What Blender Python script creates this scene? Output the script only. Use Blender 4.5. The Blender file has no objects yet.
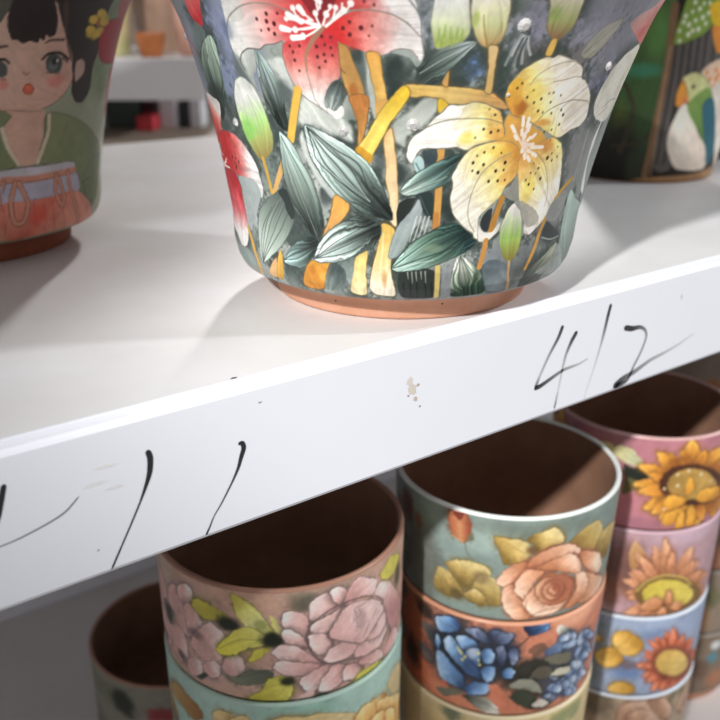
import bpy, math, random
import numpy as np
from mathutils import Vector, Matrix
# Painted flower pots on a white metal shop shelf.
# Painting of each pot: shapes in surface coordinates (0.1 mm): u = arc length round the wall, v = height on the pot.
ART={}
ART['lily']=[
('B','8a93b4',(-700,1026),18.8,20.1,0.9),
('B','7f8da8',(-736,855),11.3,11.1,0.8),
('B','8088a0',(-979,946),21.9,19.1,0.7),
('B','8f8f9f',(607,1033),32.8,16.0,0.9),
('B','8b8b9c',(415,1096),13.9,11.8,0.8),
('B','9a9aa8',(673,1095),24.5,12.6,0.8),
('B','9aa0ac',(37,1111),3.9,11.3,0.8),
('B','5f7cb0',(164,966),6.5,5.2,0.9),
('B','36423f',(127,911),4.2,2.8,0.9),
('B','4c5f6e',(245,868),2.7,3.9,0.7),
('B','3a4a44',(261,941),3.2,6.3,0.9),
('B','2b3d38',(295,867),2.8,3.9,0.9),
('B','615e5c',(384,982),7.8,5.0,0.9),
('B','6f6b68',(502,972),8.4,4.8,0.7),
('B','2a3433',(-52,942),3.8,6.2,0.95),
('B','2b3634',(-35,870),4.9,3.8,0.9),
('B','4a5553',(-157,915),2.2,10.7,0.8),
('B','39423f',(-168,992),2.4,2.4,0.9),
('B','c3c9c4',(-350,941),4.9,5.1,0.9),
('B','ccd0c8',(-281,808),7.9,3.3,0.9),
('B','b9bfb8',(-372,817),3.1,3.4,0.8),
('B','2f3a3d',(-217,707),3.6,2.7,0.9),
('B','69746f',(-190,752),2.7,6.7,0.7),
('B','56605e',(-96,670),2.1,7.6,0.9),
('B','2d3838',(-32,602),3.5,4.2,0.9),
('B','b9beb5',(-14,723),4.6,4.7,0.9),
('B','c2c8c0',(89,845),4.3,2.6,0.9),
('B','b4bab2',(20,822),5.0,3.3,0.8),
('B','525c58',(-692,759),8.8,6.7,0.9),
('B','7d8783',(-668,608),8.7,11.7,0.8),
('B','6e7a76',(-541,586),4.5,7.6,0.8),
('B','b0b9b8',(-729,399),13.0,9.4,0.9),
('B','c9cec8',(-343,675),4.0,4.9,0.8),
('B','d0d4ce',(-335,605),2.5,7.2,0.8),
('B','3a4344',(-302,518),2.5,3.7,0.8),
('B','475150',(-474,386),9.7,5.6,0.9),
('B','66736f',(-447,214),10.9,5.1,0.9),
('B','4e5a58',(-277,229),5.4,5.6,0.9),
('B','8b928f',(-171,378),4.0,5.3,0.7),
('B','676c66',(-123,362),2.0,10.5,0.7),
('B','8c9694',(-258,178),7.2,3.5,0.8),
('B','99a3a3',(20,422),5.3,6.7,0.8),
('B','2b3635',(111,495),5.2,5.1,0.9),
('B','2a3432',(171,494),3.8,8.0,0.95),
('B','2a322f',(76,193),10.6,5.8,0.95),
('B','8a8e90',(197,210),3.8,6.5,0.8),
('B','868b90',(365,256),8.5,7.9,0.9),
('B','566064',(431,188),7.6,6.3,0.8),
('B','6f7474',(548,245),8.5,9.2,0.9),
('B','6e7070',(619,417),9.6,9.1,0.9),
('B','3e4444',(693,328),8.2,4.1,0.9),
('B','3f4543',(652,227),11.2,5.4,0.8),
('B','8c8b8b',(698,652),10.9,15.7,0.9),
('B','8f9393',(716,462),8.8,10.5,0.8),
('B','8a8d8e',(684,768),6.3,11.1,0.9),
('B','848789',(673,849),5.2,14.4,0.8),
('B','8587a4',(736,879),13.0,4.4,0.9),
('B','8e8e9b',(725,1014),10.0,6.7,0.8),
('B','a8a8a4',(215,652),2.1,3.5,0.8),
('B','2f3c40',(75,655),3.4,2.8,0.8),
('P','ccd1ca b3bab4',(-354,851,-323,842,-290,817,-229,797,-190,758,-192,711,-251,736,-311,760,-380,769),(-314,830,-216,724),0,0.38,1.32,1.0),
('P','a9b0aa c6ccc4 b0b8b2',(-56,775,-7,814,42,861,80,857,82,825,48,778,-6,737,-13,700,-44,717),(-53,755,73,854),0,0.38,1.13,1.0),
('P','d0d6d1 b9c2be',(-373,737,-353,657,-313,589,-268,529,-276,507,-330,564,-369,638,-387,701),(-373,719,-279,519),0,0.38,1.13,1.0),
('P','c3c9c4',(-497,936,-463,969,-407,978,-389,924,-387,876,-418,894,-443,938),0,0,0.38,1.13,1.0),
('P','b4bcb4',(-136,993,-119,978,-102,885,-87,814,-116,794,-133,884),0,0,0.38,0.75,1.0),
('P','e2e1df d98a84 c43a3a',(-562,1184,-594,1139,-607,1071,-582,1103,-521,1134,-465,1145,-408,1141,-350,1119,-284,1085,-262,1105,-266,1181),(-547,1124,-300,1153),0,0.38,0.26,1.0),
('P','e4e4e1 e2b0aa c6383a',(-610,1066,-582,1103,-521,1134,-465,1145,-408,1141,-350,1119,-284,1090,-264,1068,-322,1043,-362,1028,-396,1031,-422,1022,-462,1016,-486,1003,-535,1004,-573,987,-586,968,-607,991,-617,1029),(-554,1057,-332,1075),0,0.38,0.26,1.0),
('P','c5cbc6 a9b1ab',(-585,970,-607,991,-602,953,-581,921,-550,872,-531,857,-545,906,-517,946,-506,995,-535,1003,-569,988),(-558,982,-543,890),0,0.38,0.26,1.0),
('P','85262b',(-308,1181,-295,1134,-265,1081,-212,1120,-164,1180),0,0,0.38,0.26,1.0),
('B','c2474a',(-290,1134),1.9,2.4,0.7),
('B','b23a40',(-213,1143),2.3,2.4,0.7),
('P','c2383a cc5a58 dcd8d7',(-266,1076,-234,1100,-206,1124,-183,1124,-120,1127,-68,1115,-24,1091,15,1051,17,1082,1,1125,-22,1180,-160,1180,-197,1162),(-215,1124,-64,1134),0,0.38,0.26,1.0),
('P','c9302f e0918a e2dddb',(-266,1073,-214,1100,-165,1121,-121,1124,-68,1114,-24,1088,14,1049,28,994,23,970,9,988,-11,1008,-39,1012,-67,1000,-96,994,-129,999,-172,1015,-210,1029,-257,1056),(-203,1066,-45,1053),0,0.38,0.26,1.0),
('B','d8382f',(-176,1032),3.3,2.2,0.7),
('P','a5ada9',(23,970,9,988,-11,1008,-39,1012,-67,1000,-39,994,-10,984,8,958),0,0,0.38,0.26,0.8),
('P','c0343a d9837a ece8e4',(-266,1073,-337,1047,-393,1023,-403,987,-397,945,-378,898,-340,853,-296,825,-241,794,-224,828,-264,804,-272,826,-273,853,-255,883,-224,914,-215,956,-214,1007,-223,1046),(-285,1041,-299,852),0,0.38,0.26,1.0),
('P','39433f 6a7674 a3aba8',(-225,914,-253,897,-273,859,-274,826,-245,813,-221,833,-201,872,-205,898),(-221,903,-256,821),'4a5352',0.3,0.26,1.0),
('P','f0efec',(-270,823,-245,812,-221,832,-212,817,-218,798,-241,790,-264,798),0,0,0.38,0.26,1.0),
('L','957a60',(-260,1073,-291,1036,-313,1005,-323,979,-326,937),1.88,0.56,0.85),
('L','8f8b80',(-326,937,-319,889,-311,852,-296,825),0.45,0.3,0.8),
('L','8a8474',(-610,1066,-582,1103,-521,1134,-465,1145,-408,1141,-350,1122),0.49,0.3,0.9),
('L','6d726f',(-610,1066,-617,1018,-607,964,-581,921,-536,865),0.38,0.38,0.85),
('L','66605c',(-576,932,-587,959,-572,986,-535,1004,-486,1003,-461,1017,-422,1022,-396,1031),0.49,0.38,0.9),
('L','8f7d72',(-179,1122,-121,1124,-68,1114,-24,1088,15,1049),0.41,0.38,0.85),
('L','7d7f80',(-22,1157,1,1125,14,1096,18,1053,28,994,22,969),0.53,0.38,0.85),
('L','7c746c',(-393,1029,-401,982,-396,935,-375,887,-340,850,-302,827,-253,794),0.38,0.3,0.8),
('L','7c746c',(-67,1003,-39,1012,-9,1008,11,986),0.34,0.3,0.8),
('L','f3e9e6',(-265,1077,-308,1068,-350,1067,-388,1072),0.68,0.6,1),
('L','f3e9e6',(-263,1076,-288,1058,-322,1043,-360,1042),0.68,0.6,1),
('L','f3e9e6',(-265,1078,-297,1073,-343,1066),0.68,0.6,1),
('L','f3e9e6',(-265,1077,-285,1080,-320,1092,-370,1099),0.68,0.6,1),
('L','f3e9e6',(-285,1080,-323,1100,-355,1112),0.68,0.6,1),
('L','f3e9e6',(-329,1100,-339,1131),0.68,0.6,1),
('L','f3e9e6',(-284,1093,-305,1112,-317,1131),0.68,0.6,1),
('L','f3e9e6',(-265,1081,-284,1085,-297,1091),0.68,0.6,1),
('L','f3e9e6',(-265,1081,-271,1100,-273,1117),0.68,0.6,1),
('L','f3e9e6',(-263,1124,-264,1143,-262,1167),0.68,0.6,1),
('L','f3e9e6',(-257,1129,-255,1143,-257,1157),0.68,0.6,1),
('L','f3e9e6',(-255,1081,-247,1100,-241,1117),0.68,0.6,1),
('L','f3e9e6',(-243,1117,-232,1124,-225,1136),0.68,0.6,1),
('L','f3e9e6',(-246,1076,-225,1095,-212,1134),0.68,0.6,1),
('L','f3e9e6',(-248,1078,-214,1100,-183,1124,-167,1148),0.68,0.6,1),
('L','f3e9e6',(-219,1100,-197,1124,-193,1143),0.68,0.6,1),
('D','f6eeec',(-388,1072,-358,1042,-321,1048,-343,1066,-366,1098,-355,1109,-337,1130,-317,1130,-329,1102,-296,1090,-272,1115,-241,1112,-227,1134,-212,1131,-190,1124,-170,1143,-264,1157,-254,1148),0.79,1.0),
('L','f6eeec',(-386,1070,-364,1065),2.07,1.69,1.0),
('L','f6eeec',(-355,1041,-322,1044),1.88,1.69,1.0),
('L','f6eeec',(-358,1112,-320,1090),1.69,1.69,1.0),
('L','f6eeec',(-318,1131,-308,1114),1.88,1.5,1.0),
('D','3c1a1c',(-469,1097,-429,1113,-435,1090,-410,1083,-434,1066,-416,1052),0.56,1.0),
('D','4a2022',(-463,1062,-391,1114,-363,998,-362,972,-351,939,-371,1016,-338,1017,-283,1016,-257,1022,-239,1013,-262,992,-284,985,-236,990,-282,951,-260,971,-263,1047,-236,1045),0.41,1.0),
('D','5a1e20',(-178,1090,-198,1072,-180,1053,-147,1073),0.56,1.0),
('D','7a3a38',(-126,1050,-116,1079,-109,1139,-134,1150),0.41,1.0),
('P','d66a68 b8373e',(-791,1177,-823,1123,-806,1088,-759,1068,-735,1091,-721,1123,-695,1176),(-766,1155,-747,1096),'6a6470',0.3,0.26,1.0),
('L','d3aeb0',(-986,1163,-1026,1100,-956,1036,-946,972),0.75,0.75,0.9),
('L','b84a4c',(-1002,1071,-956,1019,-923,972),1.32,1.32,0.9),
('L','7f8a86',(-896,968,-902,884,-916,828),1.13,1.13,0.9),
('P','6b7a78',(-809,1085,-761,1066,-755,1039,-799,1018,-865,975,-884,986,-881,1033),0,0,0.38,0.26,0.8),
('P','a3b7a8 84988c 333e3c',(-856,970,-791,1018,-729,1042,-705,1026,-706,976,-719,919,-737,843,-777,789,-843,816,-880,856,-883,916),(-754,1014,-789,839),'4a5654',0.34,0.26,1.0),
('L','5f6f68',(-728,1039,-803,932,-791,797),0.14,0.23,0.6),
('L','5f6f68',(-728,1039,-765,934,-791,797),0.14,0.23,0.6),
('L','5f6f68',(-728,1039,-745,918,-791,797),0.14,0.23,0.6),
('B','333d3b',(-840,838),8.2,2.9,0.7),
('B','5f6a68',(-600,937),2.7,5.1,0.6),
('B','5b6a86',(-607,1061),2.4,3.2,0.5),
('P','e2dfda d87a70 c23c3e',(-1008,821,-863,815,-824,803,-821,776,-875,715,-862,691,-1023,626,-1087,686),(-912,792,-961,686),0,0.38,0.26,1.0),
('P','2c3634',(-811,813,-786,779,-823,733,-847,742,-826,781),0,0,0.38,0.26,1.0),
('B','4b5654',(-823,720),5.7,2.7,0.8),
('P','bb3034 d9726e dfdcdb',(-962,673,-882,693,-809,700,-750,694,-702,672,-659,634,-629,594,-619,545,-612,502,-632,466,-645,510,-672,532,-751,533,-808,532,-946,517,-1080,537,-985,618),(-864,608,-666,583),'5f6664',0.34,0.26,1.0),
('P','a7b1b0',(-790,531,-662,530,-634,486,-668,429,-715,369,-771,332,-771,413,-784,477),0,0,0.38,0.26,1.0),
('P','b02f38 d4636a e4e3e0',(-1127,511,-852,538,-798,501,-791,436,-790,356,-788,302,-812,250,-877,233,-958,268,-1143,311,-1137,414),(-900,485,-874,299),'565d5c',0.34,0.26,1.0),
('L','cdbf9a',(-1087,427,-1115,289,-1084,188,-1018,172),1.88,1.13,0.9),
('D','3e1416',(-787,599,-765,589,-800,562,-819,601),0.53,1.0),
('L','f2e8e6',(-1089,603,-970,587),0.75,0.68,1.0),
('L','f2e8e6',(-1001,609,-1092,572),0.75,0.68,1.0),
('L','f2e8e6',(-1080,562,-934,546),0.75,0.68,1.0),
('L','f2e8e6',(-911,582,-1055,514),0.75,0.68,1.0),
('L','f2e8e6',(-890,549,-995,543),0.75,0.68,1.0),
('L','f2e8e6',(-1108,524,-926,567),0.75,0.68,1.0),
('P','e9ece7 a9d27f 94844e',(-651,888,-618,907,-583,902,-544,861,-525,800,-514,749,-508,708,-518,664,-558,628,-600,619,-637,656,-665,707,-681,770,-680,831),(-613,846,-574,633),'6d7566',0.38,0.26,1.0),
('B','86c765',(-635,721),3.8,4.4,0.7),
('L','93a080',(-595,847,-572,762,-573,655),0.26,0.26,0.6),
('L','a3ac95',(-557,839,-533,748,-544,658),0.23,0.23,0.6),
('L','cba34c',(-581,625,-570,564,-562,501),1.69,1.69,1.0),
('L','d2a868',(-473,622,-517,551,-551,495),2.63,1.88,1.0),
('L','d8a74c',(-791,327,-751,270,-723,193,-730,152),1.69,2.26,1.0),
('L','8a6a3a',(-817,310,-772,258,-754,191),0.26,0.26,0.7),
('P','c3dbd7 8a9a96 27302e',(-508,1000,-484,985,-460,948,-444,906,-430,851,-430,795,-425,739,-454,737,-486,769,-514,835,-520,902,-516,946),(-495,974,-458,794),'4d5a58',0.34,0.26,1.0),
('L','39433f',(-500,995,-504,892,-442,749),0.2,0.34,0.8),
('L','39433f',(-500,995,-484,898,-442,749),0.2,0.34,0.8),
('L','39433f',(-500,995,-467,899,-442,749),0.2,0.34,0.8),
('L','c9cf9f',(-512,880,-482,786),0.23,0.23,0.5),
('B','55605f',(-421,863),2.7,3.9,0.7),
('L','dfb350',(-369,876,-401,788,-426,707),3.01,3.01,1.0),
('L','7b6a42',(-354,874,-384,786,-408,709),0.3,0.3,0.7),
('L','8b7a4a',(-383,876,-417,787,-444,706),0.26,0.26,0.6),
('P','b5ccc6 76857c 242c2b',(-476,728,-458,723,-420,687,-390,629,-362,585,-339,522,-323,460,-320,400,-351,344,-395,377,-436,430,-470,501,-483,573,-482,646),(-460,684,-356,397),'3a4442',0.34,0.26,1.0),
('L','3d4845',(-469,715,-452,522,-351,351),0.23,0.34,0.6),
('L','c6cfb5',(-469,715,-426,543,-351,351),0.23,0.34,0.6),
('L','3d4845',(-469,715,-403,545,-351,351),0.23,0.34,0.6),
('L','3d4845',(-469,715,-376,537,-351,351),0.23,0.34,0.6),
('L','3d4845',(-469,715,-361,512,-351,351),0.23,0.34,0.6),
('P','cfdcd4 93a298 56625d',(-680,202,-691,267,-696,346,-660,418,-590,473,-523,510,-488,521,-467,489,-455,434,-466,394,-509,330,-573,268),(-660,225,-495,479),'46514e',0.38,0.26,1.0),
('P','2a3231',(-524,507,-487,523,-464,486,-451,431,-471,409,-493,442,-500,472),0,0,0.38,0.26,0.9),
('L','39443f',(-680,204,-664,338,-572,444),0.38,0.26,0.85),
('L','39443f',(-680,204,-636,356,-548,460),0.38,0.26,0.85),
('L','39443f',(-680,204,-606,367,-523,469),0.38,0.26,0.85),
('L','39443f',(-680,204,-569,366,-492,467),0.38,0.26,0.85),
('L','39443f',(-680,204,-541,357,-468,457),0.38,0.26,0.85),
('P','b3cfce 6f8480 232b2a',(-529,249,-492,294,-439,333,-380,356,-348,338,-362,298,-399,248,-444,225,-517,231),(-519,250,-374,316),'3a4543',0.3,0.26,1.0),
('L','2c3633',(-526,244,-484,288,-374,314),0.3,0.3,0.8),
('L','2c3633',(-526,244,-467,278,-373,313),0.3,0.3,0.8),
('L','2c3633',(-526,244,-450,261,-374,311),0.3,0.3,0.8),
('P','ddb258 cf9e45',(-552,278,-535,248,-556,160,-604,162,-571,235),(-552,271,-575,164),'8a6a3c',0.26,0.26,1.0),
('P','dbb07c',(-637,188,-575,244,-600,159,-652,163),0,'8a6a4c',0.26,0.26,1.0),
('P','8fa09f',(-847,236,-778,222,-751,171,-879,171,-1015,171),0,0,0.38,0.26,0.8),
('P','b58a50 c99a58',(-215,1024,-187,1013,-174,972,-156,926,-143,873,-138,781,-171,780,-187,840,-209,909,-215,956),(-197,1007,-161,824),'6f5432',0.34,0.26,1.0),
('B','a4622e',(-179,883),1.6,2.1,0.8),
('B','b67034',(-161,824),1.1,2.2,0.7),
('L','5c4526',(-214,950,-202,935),0.38,0.38,0.7),
('P','b9793f c8924f',(-194,861,-132,863,-139,786,-151,731,-170,699,-171,786),(-177,835,-158,731),'6a4c2c',0.34,0.26,1.0),
('P','d3a052 dfb868',(-136,999,-98,996,-89,932,-75,859,-102,812,-112,874,-126,942),(-120,988,-97,842),'7d6238',0.34,0.26,1.0),
('P','d9a85f',(-108,853,-71,853,-91,815,-110,798),0,0,0.38,0.26,1.0),
('P','dbb682 e6cfa6',(-85,722,-59,764,-45,689,-34,602,-26,501,-31,416,-68,452,-58,512,-76,584,-75,642),(-63,733,-46,513),'8a7048',0.38,0.26,1.0),
('P','d6b05a dfc182 ebe1cc',(-87,426,-35,403,-43,303,-43,240,-23,148,-102,148,-129,175,-124,236,-103,331),(-61,396,-80,178),'5f5034',0.41,0.26,1.0),
('B','b98a52',(-69,219),1.1,3.4,0.7),
('L','e9dfae',(-80,389,-83,301,-91,224),0.75,0.75,0.6),
('P','d8bd72 e8d7a8',(-187,296,-141,327,-144,235,-144,147,-212,154,-197,244),(-170,297,-176,164),'6f6240',0.38,0.26,1.0),
('P','dba352 cf9a58',(-265,520,-209,491,-233,437,-327,356,-291,438),(-247,503,-302,387),'7a5c34',0.38,0.26,1.0),
('P','cd923c c07f30',(-390,258,-292,269,-335,155,-439,153),(-375,252,-357,157),'6a5230',0.38,0.26,1.0),
('B','dca84e',(-332,204),2.0,2.1,0.7),
('B','a8661f',(-381,224),1.6,2.1,0.6),
('P','3f4c4b 7f8b88',(-294,267,-254,259,-230,228,-235,187,-287,152,-332,161),(-268,244,-311,149),0,0.38,0.26,0.9),
('P','5f6d6a 93a09c',(-269,276,-205,294,-194,244,-210,189,-227,201,-232,242),(-240,273,-213,203),0,0.38,0.26,0.8),
('P','dcb765 e0c078 cf9f62',(-28,894,-6,903,43,903,114,897,192,889,255,872,298,845,317,820,264,829,217,846,164,839,116,842,88,858,41,867,-2,864),(-6,886,283,851),'80663c',0.34,0.26,1.0),
('P','e6bf3e e9d068',(-27,898,-2,876,-34,821,-64,775,-96,714,-120,669,-134,638,-182,674,-143,733,-97,814,-63,860),(-23,879,-97,755),'806a3a',0.38,0.26,1.0),
('P','c88f2c',(-168,698,-120,666,-134,638,-182,674),0,0,0.38,0.26,0.85),
('P','dcb840',(85,860,116,838,96,811,84,822),0,'7f6a38',0.3,0.26,1.0),
('P','c99b58',(88,907,97,941,106,951,108,923,107,895),0,'6f5534',0.3,0.26,1.0),
('P','cfe2de 93a8a0 1f2625',(-364,748,-351,762,-305,746,-240,716,-182,679,-131,634,-101,589,-73,530,-45,441,-100,449,-150,459,-208,493,-265,532,-313,589,-353,657),(-320,717,-81,475),'36403d',0.45,0.26,1.0),
('L','2f3836',(-354,754,-337,683,-322,636,-206,542,-53,444),0.45,0.38,0.9),
('L','2f3836',(-354,754,-318,674,-287,621,-189,533,-53,444),0.45,0.38,0.9),
('L','2f3836',(-354,754,-296,676,-246,623,-168,535,-53,444),0.45,0.38,0.9),
('L','2f3836',(-354,754,-271,674,-202,620,-147,533,-53,444),0.45,0.38,0.9),
('L','2f3836',(-354,754,-253,683,-172,636,-131,541,-53,444),0.45,0.38,0.9),
('L','d9e6e0',(-344,738,-303,625,-131,504),0.38,0.23,0.5),
('L','d9e6e0',(-344,738,-265,619,-131,504),0.38,0.23,0.5),
('L','d9e6e0',(-344,738,-222,613,-131,504),0.38,0.23,0.5),
('P','dcecea 9fb2aa 262d2b',(-370,266,-342,338,-295,387,-237,424,-176,453,-138,443,-93,420,-89,382,-118,337,-177,306,-239,276,-305,263),(-342,288,-125,400),'36403d',0.41,0.26,1.0),
('L','37433f',(-365,272,-297,359,-190,424),0.41,0.3,0.85),
('L','37433f',(-365,272,-275,342,-171,401),0.41,0.3,0.85),
('L','37433f',(-365,272,-254,322,-151,373),0.41,0.3,0.85),
('L','37433f',(-365,272,-247,300,-144,345),0.41,0.3,0.85),
('P','272d2b',(-32,465,-21,507,34,519,9,453,-23,412),0,0,0.38,0.26,1.0),
('P','2a3836',(35,526,85,544,106,483,102,439,66,472),0,0,0.38,0.26,1.0),
('L','6e8480',(50,526,86,459),0.3,0.3,0.6),
('P','a3aeb0 8d9a98',(-57,302,-29,409,23,477,46,517,63,459,23,379,-12,309),(34,496,-27,346),'66706e',0.26,0.26,1.0),
('L','d3dad4',(43,453,34,410,21,360),0.6,0.38,0.8),
('L','d3dad4',(59,453,50,410,37,360),0.6,0.38,0.8),
('L','d3dad4',(74,453,65,410,53,360),0.6,0.38,0.8),
('L','d3dad4',(90,453,81,410,69,360),0.6,0.38,0.8),
('P','2b322f',(-8,247,127,249,143,141,4,142),0,0,0.38,0.26,1.0),
('L','b9beae',(21,247,26,218),0.6,0.3,0.7),
('L','b9beae',(38,247,44,201),0.6,0.3,0.7),
('L','b9beae',(54,247,60,211),0.6,0.3,0.7),
('L','b9beae',(74,247,79,217),0.6,0.3,0.7),
('L','b9beae',(91,247,98,200),0.6,0.3,0.7),
('L','0f1413',(7,201,14,143),0.75,0.56,0.6),
('L','0f1413',(34,201,42,143),0.75,0.56,0.6),
('L','0f1413',(61,201,71,142),0.75,0.56,0.6),
('L','0f1413',(95,200,107,142),0.75,0.56,0.6),
('L','0f1413',(119,200,132,141),0.75,0.56,0.6),
('L','cc9a52',(108,696,111,602,117,513,120,410),2.63,2.63,1.0),
('L','70532f',(95,692,98,592,102,513,105,410),0.3,0.3,0.7),
('L','b97a3c',(115,459,120,410),2.26,2.26,0.8),
('L','cbb470',(140,262,144,205,150,141),2.07,2.07,1.0),
('L','6a6244',(127,259,139,141),0.26,0.26,0.7),
('P','a9c7bc 5d7a6a 1d3131',(-43,261,-12,309,37,360,98,397,153,422,202,423,243,395,289,359,267,327,214,301,148,277,70,254,-15,246),(4,266,225,380),'26322f',0.45,0.26,1.0),
('L','1f2f2b',(-41,261,40,323,113,372,176,395),0.45,0.3,0.8),
('L','1f2f2b',(-35,259,55,291,145,318,204,337),0.45,0.38,0.8),
('L','cfe0d8',(-35,256,42,276,121,290),0.45,0.3,0.7),
('B','83957b',(117,334),4.0,1.5,0.5),
('P','d9ddd4 8f9c8c 273a2e',(228,303,281,270,328,227,373,152,316,133,211,142,201,223,209,281),(237,285,280,162),'5f6a60',0.34,0.26,1.0),
('L','3a4a3c',(229,300,209,223,225,167),0.3,0.38,0.75),
('L','3a4a3c',(229,300,232,215,251,157),0.3,0.38,0.75),
('L','3a4a3c',(229,300,261,212,281,155),0.3,0.38,0.75),
('L','3a4a3c',(229,300,291,210,314,151),0.3,0.38,0.75),
('L','3a4a3c',(229,300,320,200,346,140),0.3,0.38,0.75),
('P','8b8f92',(162,245,190,269,209,287,198,224,210,142,170,147),0,0,0.38,0.26,0.8),
('P','5d6a70 7d868a',(328,247,355,273,402,271,451,233,491,142,384,143,347,198),(336,240,455,171),'4a5558',0.3,0.26,1.0),
('P','dba650',(315,791,358,809,417,766,498,720,494,664,438,640,369,673,314,710),0,0,0.38,1.13,1.0),
('P','d39a44 efdc88 f0e8da',(308,837,300,889,316,921,341,951,371,969,408,984,431,982,455,989,491,979,540,965,572,944,587,914,626,892,673,849,693,806,703,770,678,744,622,731,577,710,538,717,464,750,379,788,338,800),(354,796,496,889),'857c68',0.34,0.26,1.0),
('P','e2b545 d29240',(299,851,300,889,316,917,348,913,356,865,382,808,338,803),(309,908,341,816),0,0.38,0.26,0.8),
('B','a96a2c',(365,822),1.9,3.0,0.8),
('B','eccf62',(402,873),4.7,3.3,0.5),
('L','8f8674',(375,897,395,928,437,953,490,967,549,965),0.3,0.3,0.8),
('L','857c72',(463,904,516,910,551,917,584,914),0.3,0.3,0.8),
('L','8f8674',(437,767,469,802,506,821,577,838,666,829),0.38,0.38,0.9),
('L','a09080',(666,829,695,813),0.26,0.26,0.7),
('P','d89c48 eee096 f6f4ec',(312,773,291,813,247,836,200,847,164,837,121,838,98,814,69,789,49,762,13,734,-4,700,-3,660,13,642,26,666,43,692,88,694,127,694,161,697,197,687,230,703,288,715,326,728),(331,744,134,739),'77746a',0.38,0.26,1.0),
('L','7f7c66',(49,762,80,777,128,790,198,793,256,789,313,772),0.41,0.34,0.9),
('B','eed65a',(191,727),3.4,2.3,0.6),
('B','dca24e',(283,741),3.0,2.3,0.5),
('L','5d6a68',(26,661,22,638,35,609,49,620),0.38,0.38,0.8),
('P','b4cfcf',(18,649,34,672,52,655,57,620,35,609),0,0,0.38,0.26,1.0),
('L','2f5a58',(27,644,43,617),0.45,0.38,0.8),
('P','39474d',(47,686,91,692,100,655,70,638,54,661),0,0,0.38,0.26,0.8),
('P','a8bab3 66807a 2c3f3d',(-24,542,5,585,49,620,104,649,153,668,186,672,182,630,164,590,131,567,73,544,8,528),(1,549,162,648),'36413e',0.38,0.26,1.0),
('L','3d4f4a',(-20,543,52,585,113,617),0.38,0.3,0.8),
('L','cfd6c8',(-11,537,71,568,139,596),0.38,0.26,0.6),
('P','d89a48 f0e092 f4f0e2',(366,704,313,714,266,709,218,693,188,663,166,619,158,591,166,559,160,523,174,468,198,438,234,406,266,385,279,365,305,360,286,414,288,448,323,482,359,513,372,548,407,582,415,613,415,659),(398,657,236,524),'857c68',0.38,0.26,1.0),
('B','e6c04a',(320,682),4.6,2.4,0.5),
('B','dca04c',(364,581),3.4,2.9,0.5),
('L','9a937c',(274,389,247,428,235,473,241,538,267,605,316,648,367,669),0.38,0.34,0.9),
('P','e3e0d8',(286,414,317,385,352,387,381,418,377,380,342,353,298,353),0,'8a867c',0.23,0.26,1.0),
('L','b8823a',(369,508,359,457,346,395),2.26,2.63,1.0),
('L','5e4424',(353,502,343,451,330,407),0.38,0.38,0.7),
('P','343a3c',(293,425,307,458,334,471,334,392,307,394),0,0,0.38,0.26,1.0),
('P','dca250 f2e09a f2ecde',(408,653,408,607,418,570,435,521,458,482,496,452,506,374,541,352,585,375,622,409,644,460,670,480,657,546,630,623,605,672,585,692,538,713,503,705,452,681),(420,670,587,494),'857c68',0.38,0.26,1.0),
('P','b7b3a8',(455,487,503,470,554,439,580,403,541,384,500,404),0,'8a867c',0.23,0.26,1.0),
('P','ebe8e2',(503,384,542,383,579,389,572,366,544,353),0,'8a867c',0.23,0.26,1.0),
('L','9a937c',(474,667,531,620,573,555,598,490,599,452),0.34,0.34,0.8),
('B','edd04a',(483,534),2.4,3.8,0.5),
('P','8f9088',(414,594,433,545,445,494,407,498,379,519,405,571),0,0,0.38,0.26,1.0),
('B','ad6a2c',(368,823),1.7,2.0,0.7),
('B','cf8e48',(467,768),3.4,1.2,0.7),
('B','c88a46',(527,683),3.1,2.1,0.7),
('B','cc9450',(382,747),2.0,3.5,0.7),
('B','d09a52',(433,640),2.3,2.4,0.7),
('B','d8a24c',(331,722),4.5,1.4,0.7),
('L','efd8c4',(408,689,375,731,346,763),0.6,0.68,0.9),
('L','f7eadd',(362,743,346,763),1.28,1.2,1.0),
('L','efd8c4',(408,689,386,714,366,729),0.6,0.68,0.9),
('L','f7eadd',(377,718,366,729),1.28,1.2,1.0),
('L','efd8c4',(408,689,394,745,383,791),0.6,0.68,0.9),
('L','f7eadd',(389,763,383,791),1.28,1.2,1.0),
('L','efd8c4',(408,689,406,742,406,786),0.6,0.68,0.9),
('L','f7eadd',(407,759,406,786),1.28,1.2,1.0),
('L','efd8c4',(408,689,411,731,417,764),0.6,0.68,0.9),
('L','f7eadd',(415,743,417,764),1.28,1.2,1.0),
('L','efd8c4',(408,689,398,723,389,747),0.6,0.68,0.9),
('L','f7eadd',(394,731,389,747),1.28,1.2,1.0),
('L','efd8c4',(408,689,405,717,406,735),0.6,0.68,0.9),
('L','f7eadd',(407,722,406,735),1.28,1.2,1.0),
('L','efd8c4',(408,689,428,714,451,729),0.6,0.68,0.9),
('L','f7eadd',(439,718,451,729),1.28,1.2,1.0),
('L','efd8c4',(408,689,418,709,431,719),0.6,0.68,0.9),
('L','f7eadd',(425,711,431,719),1.28,1.2,1.0),
('L','efd8c4',(408,689,417,697,427,696),0.6,0.68,0.9),
('L','f7eadd',(422,694,427,696),1.28,1.2,1.0),
('L','efd8c4',(408,689,429,696,451,695),0.6,0.68,0.9),
('L','f7eadd',(439,693,451,695),1.28,1.2,1.0),
('L','efd8c4',(408,689,452,690,500,681),0.6,0.68,0.9),
('L','f7eadd',(472,683,500,681),1.28,1.2,1.0),
('L','efd8c4',(408,689,435,690,465,682),0.6,0.68,0.9),
('L','f7eadd',(448,684,465,682),1.28,1.2,1.0),
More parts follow.
